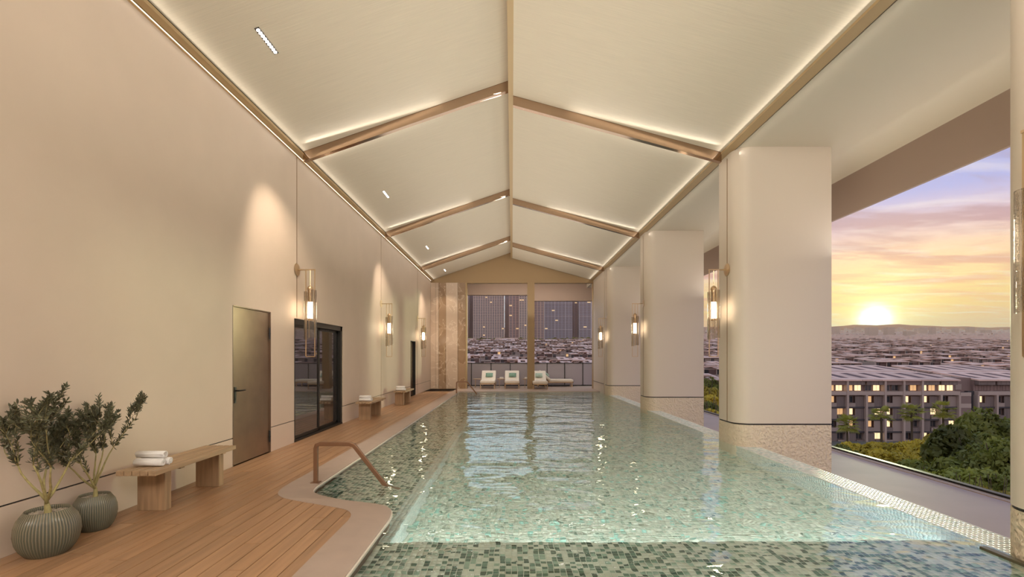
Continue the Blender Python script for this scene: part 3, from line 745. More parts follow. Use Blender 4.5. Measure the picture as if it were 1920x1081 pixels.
def spiral_roll(l, r, turns=2.6, th=.016):
    m_ = MB(); n = 44; pts = []
    for i in range(n+1):
        t = i/n; a = 2*PI*turns*t; rad = .010+(r-.010)*t
        pts.append((rad*math.cos(a), rad*math.sin(a), a))
    o = [(x, z) for x, z, a in pts]; inn = [((math.hypot(x, z)-th*.92)*math.cos(a) if math.hypot(x, z) > th else 0, (math.hypot(x, z)-th*.92)*math.sin(a) if math.hypot(x, z) > th else 0) for x, z, a in pts]
    vs = []
    for (x, z), (xi, zi) in zip(o, inn): vs += [(0, x, z), (0, xi, zi), (l, x, z), (l, xi, zi)]
    fs = []
    for i in range(n):
        a, b = 4*i, 4*i+4
        fs += [(a, b, b+2, a+2), (a+1, a+3, b+3, b+1), (a, a+1, b+1, b), (a+2, b+2, b+3, a+3)]
    m_.add(vs, fs); m_.add([(0, o[-1][0], o[-1][1]), (0, *inn[-1]), (l, o[-1][0], o[-1][1]), (l, *inn[-1])], [(0, 1, 3, 2)])
    return m_.mesh('rolled_towel', 'towel', True)
tw = spiral_roll(.27, .038)
def towels(y, x, where):
    for (dy, dz, dx, nm) in ((.0, .038, 0, 'near bottom roll of the three'), (.080, .038, .01, 'rear bottom roll of the three'), (.042, .104, -.01, 'top roll of the three')):
        o = inst('rolled_towel', tw, None, (x+dx, y+dy, .452+dz), random.uniform(-.05, .05)); o.rotation_euler[0] = random.uniform(0, 6)
        tag(o, 'white rolled towel, %s on the %s' % (nm, where), 'towel', 'rolled white towels')
towels(4.62, -3.60, 'nearest bench')
towels(11.35, -3.58, 'bench past the glass door')
towels(14.9, -3.57, 'farthest bench')

# ================================================================== HANDRAILS
def handrail(x, y, label, w=.82, h=.46, hw=.048):
    o = empty('handrail', (x, y, 0)); tag(o, label, 'handrail')
    P_ = [(0, 0, -.1), (0, 0, h-.05), (.012, 0, h-.012), (.05, 0, h), (.40, 0, h), (.45, 0, h-.015), (.48, 0, h-.05)]
    ex = w+.18; P_ += [(w-.02, 0, 0.0), (ex, 0, -.24)]
    MB().tube(P_, .02, flat=(hw, .04)).build('bar', 'rail_bronze', o, bevel=.004)
    MB().box(-.05, .05, -.05, .05, .003, .009).build('foot_plate', 'rail_bronze', o)
    return o
handrail(-2.335, 5.76, 'bronze flat-bar handrail bending into the water at the near steps')
handrail(-2.28, 19.9, 'small bronze handrail at the far left corner of the pool')

# ================================================================== POTTED TREES
def pot(x, y, r, h, label):
    p = empty('potted_tree', (x, y, 0)); tag(p, label, 'potted plant', 'olive-like trees in ribbed pots')
    prof = [(.0, 0), (.66, .0), (.70, .02), (.84, .14), (.95, .30), (1.0, .48), (.98, .66), (.90, .82), (.78, .93), (.72, .985), (.70, 1.0), (.66, .985), (.66, .90), (0, .88)]
    prof = [(a*r, b*h) for a, b in prof]
    prof2 = []
    for (a, b), (c, d) in zip(prof, prof[1:]):
        for k in range(2): prof2.append((a+(c-a)*k/2, b+(d-b)*k/2))
    prof2.append(prof[-1])
    def rib(rr, z, a, i):
        if rr < .3*r or i > len(prof2)-7: return rr
        f = min(1, max(0, (z/h-.05)*6))*min(1, max(0, (.95-z/h)*8))
        return rr*(1+.022*f*math.cos(a*60))
    MB().lathe(prof2, (0, 0, 0), 300, fn=rib, cap=False).build('pot', 'pot_glaze', p, smooth=True, angle=80)
    pb = MB()
    ico = bmesh.new(); bmesh.ops.create_icosphere(ico, subdivisions=1, radius=1); iv = [v.co.copy() for v in ico.verts]; jf = [tuple(v.index for v in f.verts) for f in ico.faces]
    for k in range(330):
        a = random.uniform(0, 2*PI); q = .66*r*math.sqrt(random.random()); s_ = random.uniform(.006, .012)
        pb.add([(q*math.cos(a)+v.x*s_*1.2, q*math.sin(a)+v.y*s_, .905*h+v.z*s_*.7+random.uniform(0, .0)) for v in iv], jf)
    o = pb.build('pebbles', 'pebble', p, smooth=True); o['kind'] = 'stuff'
    return p
def leaf_tree(p, h0, top, wid, seed, nmain, lean=0, xmin=-9):
    rnd = random.Random(seed); tb = MB(); lv = MB()
    tips = []
    def branch(p0, d, L_, r0, depth):
        n = 5; pts = [p0]; rad = [r0]; q = p0.copy(); dd = d.copy()
        for i in range(n):
            dd = (dd + Vector((rnd.uniform(-.16, .16), rnd.uniform(-.16, .16), rnd.uniform(-.02, .16)))).normalized()
            q = q + dd*L_/n
            if q.x < xmin: q.x = xmin; dd.x = abs(dd.x)*.3
            pts.append(q.copy()); rad.append(r0*(1-.55*(i+1)/n))
        tb.tube(pts, r0, 6 if depth > 1 else 8, radii=rad)
        if depth >= 3:
            tips.append((pts[2], pts[-1], dd)); return
        k = (4, 3, 3)[depth] if depth else nmain
        for j in range(k):
            a = rnd.uniform(0, 2*PI) if depth else 2*PI*j/k+rnd.uniform(-.3, .3)
            sp = rnd.uniform(.35, .8) if depth else rnd.uniform(.5, 1.0)
            nd = (dd*.9 + Vector((math.cos(a)*sp, math.sin(a)*sp, rnd.uniform(.05, .45)))).normalized()
            st = pts[-1] if j < 2 else pts[rnd.choice((3, 4, 5))]
            branch(st.copy(), nd, L_*rnd.uniform(.62, .88) if depth else (top-h0)*rnd.uniform(.34, .44), rad[-1]*(.85 if depth else .9), depth+1)
        if depth == 2: tips.append((pts[1], pts[-1], dd))
    branch(Vector((0, 0, h0-.03)), Vector((lean, 0, 1)).normalized(), (top-h0)*.15, .030, 0)
    mx = max(t[1].z for t in tips); sc = (top-.05)/mx
    half = max(max(abs(t[1].x), abs(t[1].y)) for t in tips)
    for (a, b, dd) in tips:
        ax = (b-a)
        for j in range(56):
            t = rnd.uniform(-.25, 1.05); c = a + ax*t
            w1 = Vector((rnd.gauss(0, 1), rnd.gauss(0, 1), rnd.gauss(.35, .8))).normalized()
            dr = (w1 + dd*.75).normalized(); Lf = rnd.uniform(.034, .056); wf = Lf*.13
            sd_ = dr.cross(Vector((rnd.gauss(0, 1), rnd.gauss(0, 1), rnd.gauss(0, 1)))).normalized(); up = sd_.cross(dr)*wf*.5
            lv.add([c, c+dr*Lf*.35+sd_*wf+up, c+dr*Lf*.7+sd_*wf*.9+up, c+dr*Lf, c+dr*Lf*.7-sd_*wf*.9+up, c+dr*Lf*.35-sd_*wf+up, c+dr*Lf*.5], [(0, 1, 6, 5), (1, 2, 6), (2, 3, 6), (3, 4, 6), (4, 5, 6)])
    for mb_ in (tb, lv):
        mb_.v = [(max(x*wid/half, xmin), y*wid/half, h0+(z-h0)*sc if z > h0 else z) for x, y, z in mb_.v]
    tb.build('branches', 'bark', p, smooth=True, angle=180)
    o = lv.build('foliage', 'leaf', p); o['kind'] = 'stuff'
p1 = pot(-3.55, 3.70, .192, .335, 'nearer, larger ribbed grey-green pot with a bushy small tree')
leaf_tree(p1, .29, 1.29, .46, 11, 5, xmin=-.24)
p2 = pot(-3.64, 4.22, .155, .30, 'rear, smaller ribbed pot with a small tree, beside the bench')
leaf_tree(p2, .27, 1.19, .40, 23, 5, xmin=-.19)

# ================================================================== LOUNGERS
def lounger(x, y, rz, label):
    l = empty('sun_lounger', (x, y, 0), rz); tag(l, label, 'sun lounger', 'sun loungers on the end terrace')
    # foot at -Y, head at +Y
    w = .36
    MB().box(-w, w, -.0, .04, .2, .25).box(-w, -w+.04, 0, 1.85, .2, .25).box(w-.04, w, 0, 1.85, .2, .25).box(-w, w, 1.81, 1.85, .2, .25).box(-w, w, .9, .94, .2, .25).build('frame', 'lounger_frame', l)
    for sx in (-w+.02, w-.05):
        for yy in (.05, 1.72): MB().box(sx, sx+.035, yy, yy+.05, 0, .2).build('leg', 'lounger_frame', l)
    MB().box(-w+.01, w-.01, .01, 1.18, .25, .37).build('seat_cushion', 'cushion', l, bevel=.03)
    a = R(40); c, s = math.cos(a), math.sin(a); th = .12
    pr = [(1.16, .26), (1.16+.72*c, .26+.72*s+.0), (1.16+.72*c-th*s, .26+.72*s+th*c), (1.16-th*s, .26+th*c)]
    MB().prism(pr, -w+.01, w-.01, 0).build('backrest_cushion', 'cushion', l, bevel=.03)
    MB().prism([(1.16, .22), (1.16+.70*c, .22+.70*s), (1.16+.70*c-.03*s, .22+.70*s+.03*c), (1.16-.03*s, .22+.03*c)], -w+.02, w-.02, 0).box(-.25, -.22, 1.55, 1.58, .22, .5).box(.22, .25, 1.55, 1.58, .22, .5).build('backrest_frame', 'lounger_frame', l)
    return l
def pillow(x, y, z, rx, rz, m_, label, w=.36, h=.26):
    n = 10; vs = []; fs = []
    for side in (1, -1):
        for i in range(n+1):
            for j in range(n+1):
                u, v = i/n*2-1, j/n*2-1; t = .055*((1-u**4)*(1-v**4))**.6
                pin = 1-.06*(u*u*v*v)
                vs.append((u*w/2*(1-.05*(1-v*v)), side*t, v*h/2*(1-.05*(1-u*u))))
    q = (n+1)**2
    for i in range(n):
        for j in range(n):
            a = i*(n+1)+j; fs += [(a, a+1, a+n+2, a+n+1), (q+a, q+a+n+1, q+a+n+2, q+a+1)]
    o = MB().add(vs, fs).build('throw_pillow', m_, None, smooth=True, angle=180); o.location = (x, y, z); o.rotation_euler = (rx, 0, rz); tag(o, label, 'pillow')
    return o
LY = 22.55
lounger(-1.15, LY, 0, 'white sun lounger facing the pool, leftmost of the three')
lounger(0.0, LY, 0, 'white sun lounger facing the pool, middle of the three')
lounger(1.30, LY-.4, 0, 'white sun lounger facing the pool, in front of the gold pier')
lounger(3.05, 24.32, R(90), 'white sun lounger lying sideways right of the pier')
pillow(-1.12, LY+1.29, .60, R(-46), 0, 'pillow_green', 'green pillow on the leftmost lounger')
pillow(0.03, LY+1.29, .60, R(-46), 0, 'pillow_green', 'green pillow on the middle lounger')
pillow(1.30, LY+.89, .60, R(-46), 0, 'pillow_pale', 'pale green patterned pillow on the lounger before the pier')
pillow(1.76, 24.3, .60, R(-46), R(90), 'pillow_pale', 'pale green pillow on the sideways lounger')
def side_table(x, y, label):
    t = empty('side_table', (x, y, 0)); tag(t, label, 'side table', 'small round side tables')
    MB().lathe([(0, .40), (.19, .40), (.20, .41), (.20, .43), (.19, .44), (0, .44)], (0, 0, 0), 20, cap=False).build('table_top', 'table_top', t, smooth=True)
    for k in range(3):
        a = k*2*PI/3; MB().tube([(.15*math.cos(a), .15*math.sin(a), .40), (.17*math.cos(a), .17*math.sin(a), 0)], .009, 6).build('leg', 'lounger_frame', t)
for x, y, l in ((-1.68, 23.3, 'round side table left of the leftmost lounger'), (-.53, 23.3, 'round side table between the first two loungers'), (.70, 23.25, 'round side table left of the lounger before the pier')):
    side_table(x, y, l)
for k, (x, y, l) in enumerate(((-.50, 23.3, 'folded white towel on the table between the first two loungers'), (.70, 23.25, 'folded cream towel on the table beside the pier'))):
    m_ = MB()
    for j in range(3): m_.box(-.10+.004*j, .10-.003*j, -.07, .07, j*.024, j*.024+.021)
    o = m_.build('folded_towel', 'towel', None, bevel=.006, loc=(x, y, .441)); tag(o, l, 'towel')

# ================================================================== THE CITY
def gz(y): return 1.5 - 21 + .06*(max(y, 120)-120)
gm = MB(); gm.add([(-400, 25.3, gz(0)), (900, 25.3, gz(0)), (900, 120, gz(0)), (-400, 120, gz(0)), (-2600, 4200, gz(4200)), (6200, 4200, gz(4200))],
                  [(0, 1, 2, 3), (3, 2, 5, 4)])
gm.add([(6.3, -60, gz(0)), (900, -60, gz(0)), (900, 25.3, gz(0)), (6.3, 25.3, gz(0))], [(0, 1, 2, 3)])
struct(gm.build('ground', 'ground'))
# tower block that carries the pool deck
struct(MB().box(-4.3, 7.0, Y0-.3, 25.25, gz(0), -1.7).build('podium', 'facade_grey'))
# distant hills
hm = MB(); n = 90; vs = []
for i in range(n+1):
    x = -2600+8800*i/n; yv = 4200
    px = 960+F*x/yv
    hgt = .0615 + .006*math.exp(-((px-1690)/38)**2) + .0035*math.exp(-((px-1625)/40)**2) + .0012*math.sin(i*.7) + .0008*math.sin(i*1.9)
    vs += [(x, yv, gz(yv)-40), (x, yv, 1.5+hgt*yv), (x, yv+900, 1.5+hgt*yv-20)]
fs = []
for i in range(n): a = 3*i; fs += [(a, a+3, a+4, a+1), (a+1, a+4, a+5, a+2)]
hl_ = struct(hm.add(vs, fs).build('hills', 'hill', smooth=True, angle=180))

# ---- apartment building seen through the sunset opening
def apartment_full():
    A = empty('apartment_building', (95, 120, gz(120))); tag(A, 'grey five-storey apartment building with lit windows behind the palm trees', 'building')
    ox = -95; oz = -gz(120); k = F/120
    X = lambda px: (px-960)/k+ox
    Z = lambda py: 1.5+(668-py)/k+oz
    x_l, x_r = X(1430), X(1797)
    MB().box(x_l, x_r, 1.0, 13, 0, Z(711)-.2).box(X(1831), X(2010), .8, 13, 0, Z(713)).build('wall', 'facade_brown', A)
    MB().box(x_l, x_r, -.5, 1.0, Z(740), Z(733)).build('parapet', 'facade_frame', A)
    MB().box(X(1831), X(2010), -.5, 1.0, Z(740), Z(733)).build('parapet', 'facade_frame', A)
    fx = [1447, 1482, 1517, 1552, 1587, 1622.5, 1657.5, 1692.5, 1727, 1762, 1796]
    tall = (1447, 1517, 1587, 1657.5, 1692.5, 1727)
    for px in fx: MB().box(X(px)-.24, X(px)+.24, -.6, 1.0, 0, Z(711) if px in tall else Z(740)).build('fin', 'facade_frame', A)
    for px in (1831, 1866.5, 1902, 1938, 1974): MB().box(X(px)-.22, X(px)+.22, -.6, 1.0, 0, Z(740)).build('fin', 'facade_frame', A)
    # stair core between the two blocks: stacked bands
    MB().box(x_r, X(1819), -.3, 13, 0, Z(735)).box(X(1819), X(1831), .6, 13, 0, Z(733)).build('stair_core', 'facade_dark', A)
    MB().box(x_r, X(1831), 1.5, 13, Z(735), Z(708)).build('roof_house', 'facade_brown', A)
    MB().box(X(1800), X(1812), 1.3, 1.6, Z(731), Z(720)).build('roof_house_panel', 'facade_grey', A)
    for (a, b) in ((735, 742), (756, 764), (779, 787)): MB().box(X(1798), X(1818), -.45, -.28, Z(b), Z(a)).build('pale_band', 'facade_frame', A)
    for (a, b) in ((742, 756), (764, 779), (787, 800)): MB().box(X(1798), X(1818), -.38, -.28, Z(b), Z(a)).build('brown_band', 'facade_brown', A)
    rnd = random.Random(4)
    # top floor band: slatted panel above, glazing below
    def window(x0, x1, z0, z1, y, lit):
        w = MB().box(x0, x1, y, y+.05, z0, z0+.06).box(x0, x1, y, y+.05, z1-.06, z1).box(x0, x0+.06, y, y+.05, z0, z1).box(x1-.06, x1, y, y+.05, z0, z1).box((x0+x1)/2-.03, (x0+x1)/2+.03, y, y+.05, z0, z1).build('window', 'facade_frame', A)
        MB().box(x0+.06, x1-.06, y+.02, y+.04, z0+.06, z1-.06).build('pane', lit, w)
    allx = list(zip(fx, fx[1:])) + [(1831, 1866.5), (1866.5, 1902), (1902, 1938), (1938, 1974)]
    for a, b in allx:
        xa, xb = X(a)+.24, X(b)-.24
        MB().box(xa, xb, -.25, 1.0, Z(721), Z(712)).build('top_panel', 'facade_brown' if a in (1552, 1657.5, 1692.5, 1447) else 'facade_slat', A)
        m3 = (xb-xa)/3
        for j in range(2):
            wx = xa+.15+j*(xb-xa)/2; window(wx, wx+(xb-xa)/2-.4, Z(732.5), Z(721.5), .8, rnd.choice(['pane_lit', 'pane_bright', 'pane_lit', 'pane_dark']))
        for (ya, yb) in ((742, 762), (765, 785), (788, 808), (811, 831)):
            zb, zt = Z(yb), Z(ya)
            # floor edge
            MB().box(xa, xb, -.1, 1.0, zb-.35, zb-.02).build('floor_edge', 'facade_dark', A)
            fr = rnd.random(); wl_ = (xb-xa)*.42
            left = rnd.random() < .6
            wx0 = xa+.1 if left else xb-.1-wl_
            lit = rnd.choice(['pane_lit', 'pane_bright', 'pane_dark', 'pane_dark', 'pane_dark'])
            window(wx0, wx0+wl_, zb+1.0, zt-.05, .75, lit)
            MB().box(wx0-.05, wx0+wl_+.05, -.1, .0, zb, zb+.95).build('balcony_front', rnd.choice(['facade_grey', 'facade_slat']), A)
            sx0, sx1 = (wx0+wl_+.15, xb-.03) if left else (xa+.03, wx0-.15)
            MB().box(sx0, sx1, .1, .25, zb, zt-.05).build('slat_screen', 'facade_slat' if rnd.random() < .6 else 'facade_grey', A)
    # sloping roof plates with sunk dark skylights
    def roof(px0, px1, n):
        x0, x1 = X(px0), X(px1); w = (x1-x0)/n
        for r_, (ya, yb, za, zb) in enumerate(((-.7, 12.5, Z(711), Z(711)+1.6), (13.2, 27, Z(711)+1.7, Z(711)+3.1))):
            for i in range(n):
                a, b = x0+i*w+.05, x0+(i+1)*w-.05; hx = .27*w; y0_, y1_ = ya+2.6, yb-2.4
                zz = lambda y: za+(zb-za)*(y-ya)/(yb-ya)
                m_ = MB()
                for (p, q, s, t) in ((a, b, ya, y0_), (a, b, y1_, yb), (a, a+hx, y0_, y1_), (b-hx, b, y0_, y1_)):
                    m_.add([(p, s, zz(s)-.35), (q, s, zz(s)-.35), (q, t, zz(t)-.35), (p, t, zz(t)-.35), (p, s, zz(s)), (q, s, zz(s)), (q, t, zz(t)), (p, t, zz(t))], [(0,3,2,1),(4,5,6,7),(0,1,5,4),(1,2,6,5),(2,3,7,6),(3,0,4,7)])
                m_.add([(a+hx, y0_, zz(y0_)-.06), (b-hx, y0_, zz(y0_)-.06), (b-hx, y1_, zz(y1_)-.06), (a+hx, y1_, zz(y1_)-.06)], [(0, 1, 2, 3)], 1)
                m_.build('roof_plate', ['roof_pale', 'roof_dark'], A)
    roof(1430, 1797, 10); roof(1831, 2010, 5)
    return A
apartment_full()

# ---- rowhouse blocks behind (three block shapes, shared)
def block_mesh(seed, n=6):
    rnd = random.Random(seed); m_ = MB(); w = 4.8; D = 13
    m_.box(0, n*w, .8, D, 0, 12.2, 2)
    for i in range(n):
        a, b = i*w, (i+1)*w
        m_.box(a-.15, a+.15, 0, .8, 0, 12.4, 3)
        for f in range(4):
            z = f*3.05
            m_.box(a+.3, a+1.9, .55, .81, z+1, z+2.7, rnd.choice((4,)*14+(5,))); m_.box(a+2.1, b-.2, .3, .6, z, z+2.7, 1 if rnd.random() < .5 else 2)
        m_.box(a, b, 0, .8, 9.15, 10.0, 3)
        z0, z1 = 12.4, 13.3+rnd.uniform(-.3, .5)
        if rnd.random() < .5: z0, z1 = z1, z0
        hx = .28*w
        zz = lambda y: z0+(z1-z0)*y/D
        for (p, q, s, t) in ((a, b, -.6, 2.4), (a, b, D-2.6, D+.6), (a, a+hx, 2.4, D-2.6), (b-hx, b, 2.4, D-2.6)):
            m_.add([(p, s, zz(s)-.3), (q, s, zz(s)-.3), (q, t, zz(t)-.3), (p, t, zz(t)-.3), (p, s, zz(s)), (q, s, zz(s)), (q, t, zz(t)), (p, t, zz(t))], [(0,3,2,1),(4,5,6,7),(0,1,5,4),(1,2,6,5),(2,3,7,6),(3,0,4,7)], 0)
        m_.box(a+hx, b-hx, 2.4, D-2.6, 11, min(z0, z1)-.5, 1)
    m_.box(n*w-.15, n*w+.15, 0, .8, 0, 12.4, 3)
    return m_.mesh('rowhouse_block', ['roof_pale', 'roof_dark', 'facade_grey', 'facade_frame', 'pane_dark', 'pane_lit'])
BM = [block_mesh(s, n) for s, n in ((1, 6), (2, 5), (3, 7), (4, 6))]
rnd = random.Random(5); y = 152; cnt = 0
while y < 640 and cnt < 290:
    x = -.16*y - rnd.uniform(0, 20); step = 27+y*.028
    while x < 1.18*y and cnt < 290:
        k = rnd.randrange(4); ln = (6, 5, 7, 6)[k]*4.8
        if not (y < 200 and x < .25*y and x > -.2*y and False):
            o = inst('rowhouse_block', BM[k], None, (x, y+rnd.uniform(-2, 2), gz(y)+rnd.uniform(-.8, .8)), rnd.uniform(-.004, .004), (1, 1, 1))
            tag(o, 'low pale-roofed rowhouse block among the rows filling the valley', 'building', 'rowhouse blocks in the valley'); cnt += 1
        x += ln + rnd.choice((.8, .8, .8, 6))
    y += step
# the rest of the town, too many and small to pick apart
tm = MB(); y = y
while y < 3900:
    x = -.3*y
    while x < 1.35*y:
        wv = rnd.uniform(14, 46); h = rnd.uniform(7, 13)
        if y > 1100 and rnd.random() < .18: h = rnd.uniform(14, 30); wv = rnd.uniform(9, 26)
        mi = 0 if h < 14 else 1
        if 780 < y < 1110 and -.125*y < x < .215*y: x += wv; continue
        tm.box(x, x+wv, y, y+rnd.uniform(9, 16), gz(y)-4, gz(y)+h, mi)
        if mi == 0: tm.box(x+wv*.2, x+wv*.6, y-.2, y, gz(y)+h*.3, gz(y)+h*.7, 2)
        x += wv+rnd.uniform(3, 30)+y*.012
    y += 34+y*.035
o = tm.build('distant_town', ['roof_pale', 'town_pale', 'roof_dark']); tag(o, 'hazy spread of tiny houses and blocks up to the horizon', 'town', kind='stuff')

# ---- high-rise towers seen through the end openings
def tower(x0, x1, y, ztop, wallm, linem, style, label, seed):
    rnd = random.Random(seed); w = x1-x0; zb = gz(y)-3
    t = empty('high_rise', ((x0+x1)/2, y, zb)); tag(t, label, 'building')
    H_ = 1.5+ztop-zb; a, b = -w/2, w/2
    MB().box(a, b, 0, 30, 0, H_).build('wall', wallm, t)
    ln = MB(); wn = MB(); li = MB(); fh = 3.4; nf = int(H_/fh)
    sw = 4.6 if style == 'grid' else 6.5
    nx = max(2, int(w/sw)); sw = w/nx
    for i in range(nx+1):
        if style != 'bands' or i % 3 == 0: ln.box(a+i*sw-.35, a+i*sw+.35, -1.0, 0, 0, H_)
    for f in range(nf):
        z = f*fh
        if style == 'grid' or (style == 'bands' and f % 8 == 0) : ln.box(a, b, -.8, 0, z-.3, z+.4)
        for i in range(nx):
            if style == 'grid' and rnd.random() < .0: continue
            tgt = li if rnd.random() < .012 else wn
            tgt.box(a+i*sw+.8, a+(i+1)*sw-.8, -.3, 0, z+.7, z+2.8)
    for mb_, nme, m__ in ((ln, 'facade_grid', linem), (wn, 'windows', 'tower_dark'), (li, 'lit_windows', 'pane_lit')):
        if mb_.v:
            q = mb_.build(nme, m__, t); q['kind'] = 'stuff'
TY = 1000; tx = lambda px: (px-960)/F*TY
for args in ((866, 877, TY, 132, 'tower_pink', 'tower_beige', 'fins', 'pink-beige high-rise at the far left of the left end opening', 1),
             (877.5, 887, TY+30, 134, 'tower_teal', 'tower_dark', 'fins', 'narrow dark teal high-rise left of the wide pink one', 2),
             (887.5, 945, TY, 134, 'tower_pink', 'tower_beige', 'grid', 'widest beige high-rise with a dense window grid', 3),
             (946, 954, TY+60, 138, 'tower_dark', 'tower_grey', 'fins', 'narrow dark high-rise right of the widest beige one', 4),
             (954.5, 973, TY, 133, 'tower_pink', 'tower_pink', 'fins', 'brown-pink high-rise left of the pier', 5),
             (973.5, 1000, TY-20, 131, 'tower_beige', 'tower_beige', 'grid', 'pale beige high-rise partly behind the pier', 6),
             (1001, 1020, TY, 130, 'tower_pink', 'tower_beige', 'fins', 'pink striped high-rise just right of the pier', 7),
             (1021, 1073, TY, 121, 'tower_grey', 'tower_line', 'bands', 'wide grey high-rise with pale horizontal bands', 8),
             (1074, 1085, TY+20, 124, 'tower_dark', 'tower_grey', 'fins', 'narrow dark high-rise in the right end opening', 9),
             (1086, 1108, TY, 122, 'tower_grey', 'tower_line', 'bands', 'grey-green high-rise near the right jamb', 10),
             (1109, 1135, TY, 123, 'tower_pink', 'tower_line', 'bands', 'reddish high-rise at the right jamb', 11)):
    a, b, *rest = args; tower(tx(a), tx(b), *rest)

# ---- trees
def crown_mesh(seed, R0=1.0, nb=26, nl=5200, leafm='tree_leaf', leaf=.075):
    rs = np.random.default_rng(seed)
    blobs = []
    for i in range(nb):
        d = rs.normal(size=3); d /= np.linalg.norm(d); d[2] = abs(d[2])*.75-.15
        q = rs.uniform(.35, .78); blobs.append((d*q, rs.uniform(.2, .36)))
    n = nl; bi = rs.integers(0, nb, n); d = rs.normal(size=(n, 3)); d /= np.linalg.norm(d, axis=1)[:, None]
    d[:, 2] = np.where(rs.random(n) < .7, np.abs(d[:, 2]), d[:, 2])
    cen = np.array([b[0] for b in blobs])[bi] + d*np.array([b[1] for b in blobs])[bi][:, None]*rs.uniform(.85, 1.05, (n, 1))
    nrm = d + rs.normal(size=(n, 3))*.55; nrm /= np.linalg.norm(nrm, axis=1)[:, None]
    t = np.cross(nrm, rs.normal(size=(n, 3))); t /= np.linalg.norm(t, axis=1)[:, None]; b = np.cross(nrm, t)
    s = rs.uniform(.6, 1.3, (n, 1))*leaf
    V = np.stack([cen-t*s, cen+b*s*.55, cen+t*s, cen-b*s*.55], 1).reshape(-1, 3)*R0
    Fc = np.arange(n*4).reshape(-1, 4)
    me = bpy.data.meshes.new('foliage'); me.from_pydata(V.tolist(), [], Fc.tolist()); me.materials.append(MAT[leafm])
    # solid core so the crown is not see-through
    return me
CM = [crown_mesh(1), crown_mesh(2, nb=34), crown_mesh(3, leafm='tree_leaf_backlit'), crown_mesh(4, nb=30, leafm='tree_leaf')]
tk = MB().tube([(0, 0, 0), (.01, .0, .5), (0, .01, 1)], .05, 7, radii=[.06, .04, .035])
for a in range(5): tk.tube([(0, 0, .8), (.18*math.cos(a*1.3), .18*math.sin(a*1.3), 1.15), (.42*math.cos(a*1.3), .42*math.sin(a*1.3), 1.5)], .02, 5, radii=[.03, .02, .01])
TM = tk.mesh('trunk', 'tree_bark', True)
def tree(px, ytop, Y, rad, k, label, sq=1.1):
    x = (px-960)/F*Y; zt = 1.5+(668-ytop)/F*Y; g = gz(Y)
    t = empty('broadleaf_tree', (x, Y, g)); tag(t, label, 'tree', 'trees between the pool and the apartments')
    h = zt-g; cz = h-rad*sq*.95
    c = inst('foliage', CM[k], t, (0, 0, cz), random.uniform(0, 6), (rad, rad, rad*sq)); c['kind'] = 'stuff'
    inst('trunk', TM, t, (0, 0, 0), random.uniform(0, 6), (rad*.9, rad*.9, (cz+.15*rad)/1.3))
TREES = [(1850, 752, 62, 5.2, 0, 'tall dark tree touching the right column edge'),
         (1822, 775, 50, 4.6, 1, 'large dark spreading tree left of the tallest one'),
         (1880, 800, 42, 3.6, 3, 'dark tree low at the right column edge'),
         (1610, 806, 76, 4.0, 2, 'golden round tree in front of the palm at left'),
         (1585, 826, 66, 3.2, 0, 'dark green tree beside the large column'),
         (1690, 800, 74, 4.6, 2, 'golden treetop under the second palm'),
         (1665, 818, 60, 3.6, 2, 'green-gold tree below the golden treetop'),
         (1775, 800, 72, 3.8, 2, 'small golden treetop under the fourth palm'),
         (1735, 818, 60, 4.2, 2, 'golden green tree in the centre of the clump'),
         (1700, 840, 50, 3.6, 3, 'dark tree lower in the clump'),
         (1650, 845, 50, 2.6, 2, 'yellow-green tree low behind the ledge'),
         (1770, 838, 44, 3.8, 1, 'dark tree in front of the clump'),
         (1830, 850, 38, 3.6, 3, 'dark tree above the small yellow bushes'),
         (1740, 872, 36, 2.6, 0, 'small dark tree just above the ledge'),
         (1865, 893, 33, 1.9, 2, 'yellow-green bush low at the right'),
         (1815, 896, 32, 1.7, 2, 'yellow-green bush beside the one at the right'),
         (1890, 870, 36, 2.6, 3, 'dark bush behind the right column edge'),
         (1545, 830, 62, 3.8, 3, 'dark tree hidden mostly by the large column'),
         (1500, 800, 80, 4.6, 1, 'tree behind the large column'),
         (1440, 790, 80, 4.2, 0, 'second tree behind the large column'),
         (1338, 700, 88, 3.8, 0, 'dark tree top in the narrow gap between columns'),
         (1322, 706, 80, 3.2, 2, 'golden tree in the narrow gap, left side'),
         (1345, 722, 66, 3.2, 2, 'golden tree in the narrow gap, middle'),
         (1325, 738, 56, 2.8, 3, 'green tree in the narrow gap, lower middle'),
         (1338, 752, 48, 2.4, 2, 'yellow-green tree lowest in the narrow gap'),
         (1318, 768, 44, 2.2, 2, 'yellow bush at the bottom of the narrow gap'),
         (1390, 740, 66, 4.4, 1, 'tree behind the large column near the gap')]
for a in TREES: tree(*a)
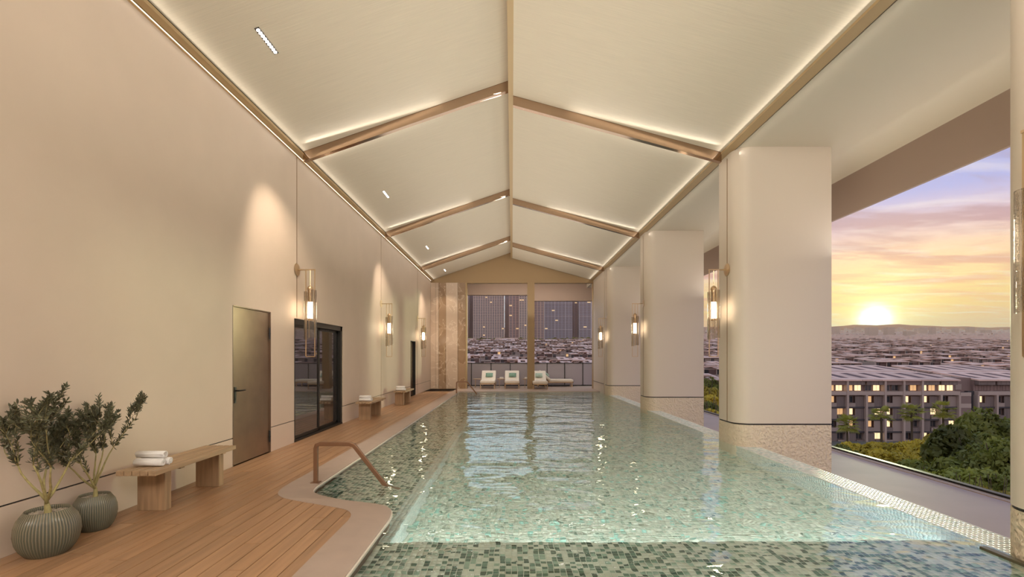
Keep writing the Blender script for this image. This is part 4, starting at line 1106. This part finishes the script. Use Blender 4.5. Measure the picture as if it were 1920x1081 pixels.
# palms
def palm(px, ytop, Y, label):
    x = (px-960)/F*Y; g = gz(Y); h = 1.5+(668-ytop)/F*Y-g
    t = empty('palm_tree', (x, Y, g)); tag(t, label, 'palm tree', 'palms in front of the apartments')
    MB().tube([(0, 0, 0), (.1, 0, h*.5), (0, 0, h-1.6)], .2, 8, radii=[.26, .2, .16]).build('trunk', 'tree_bark', t, smooth=True)
    rnd = random.Random(int(px)); hz = h-1.6
    for i in range(34):
        az = rnd.uniform(0, 2*PI); el = rnd.uniform(-.75, 1.2); L_ = rnd.uniform(2.1, 2.7)
        d = Vector((math.cos(az)*math.cos(el), math.sin(az)*math.cos(el), math.sin(el))); mid = Vector((0, 0, hz))+d*L_*.55; c = Vector((0, 0, hz))
        m_ = MB(); side = d.cross(Vector((0, 0, 1))).normalized(); upv = side.cross(d).normalized()
        m_.tube([c, mid], .03, 4)
        for j in range(11):
            an = (j-5)/5*1.25; dd = (d*math.cos(an)+side*math.sin(an)).normalized(); e = mid+dd*L_*.55*(1-.25*abs(j-5)/5)+Vector((0, 0, -.22*abs(j-5)/5-.15)); wv = (side*math.cos(an)-d*math.sin(an))*.085
            q = mid+dd*L_*.28
            m_.add([mid, q+wv, e, q-wv, q+upv*.03], [(0, 1, 4), (1, 2, 4), (2, 3, 4), (3, 0, 4)])
        m_.build('frond', 'palm_leaf', t)
for px, yt, l in ((1588, 780, 'leftmost and lowest fan palm in front of the apartments'), (1652, 763, 'second fan palm from the left'), (1709, 759, 'third fan palm from the left'), (1768, 755, 'rightmost and tallest fan palm in front of the apartments')):
    palm(px, yt, 98, l)
# treeline at the foot of the towers
for k in range(22):
    px = 868+k*12.3+random.uniform(-1, 1); Y = 880+(k % 2)*40; rad = random.uniform(6, 8)
    x = (px-960)/F*Y; t = empty('broadleaf_tree', (x, Y, gz(Y))); tag(t, 'tiny round tree in the dark treeline at the foot of the high-rises', 'tree', 'treeline below the high-rises')
    c = inst('foliage', CM[k % 2], t, (0, 0, rad*.8), random.uniform(0, 6), (rad, rad, rad*.7)); c['kind'] = 'stuff'

# ---- evening haze over the valley
hz = bpy.data.materials.new('haze'); hz.use_nodes = True; N_ = hz.node_tree.nodes; N_.clear()
vs_ = N_.new('ShaderNodeVolumeScatter'); vs_.inputs['Color'].default_value = (1, .46, .27, 1); vs_.inputs['Density'].default_value = .00026; vs_.inputs['Anisotropy'].default_value = .45
ho = N_.new('ShaderNodeOutputMaterial'); hz.node_tree.links.new(vs_.outputs[0], ho.inputs['Volume']); MAT['haze'] = hz
o = MB().box(-2500, 6000, 170, 4150, -25, 320).build('valley_haze', 'haze'); tag(o, 'thin warm evening haze hanging over the distant town', 'haze', kind='stuff')
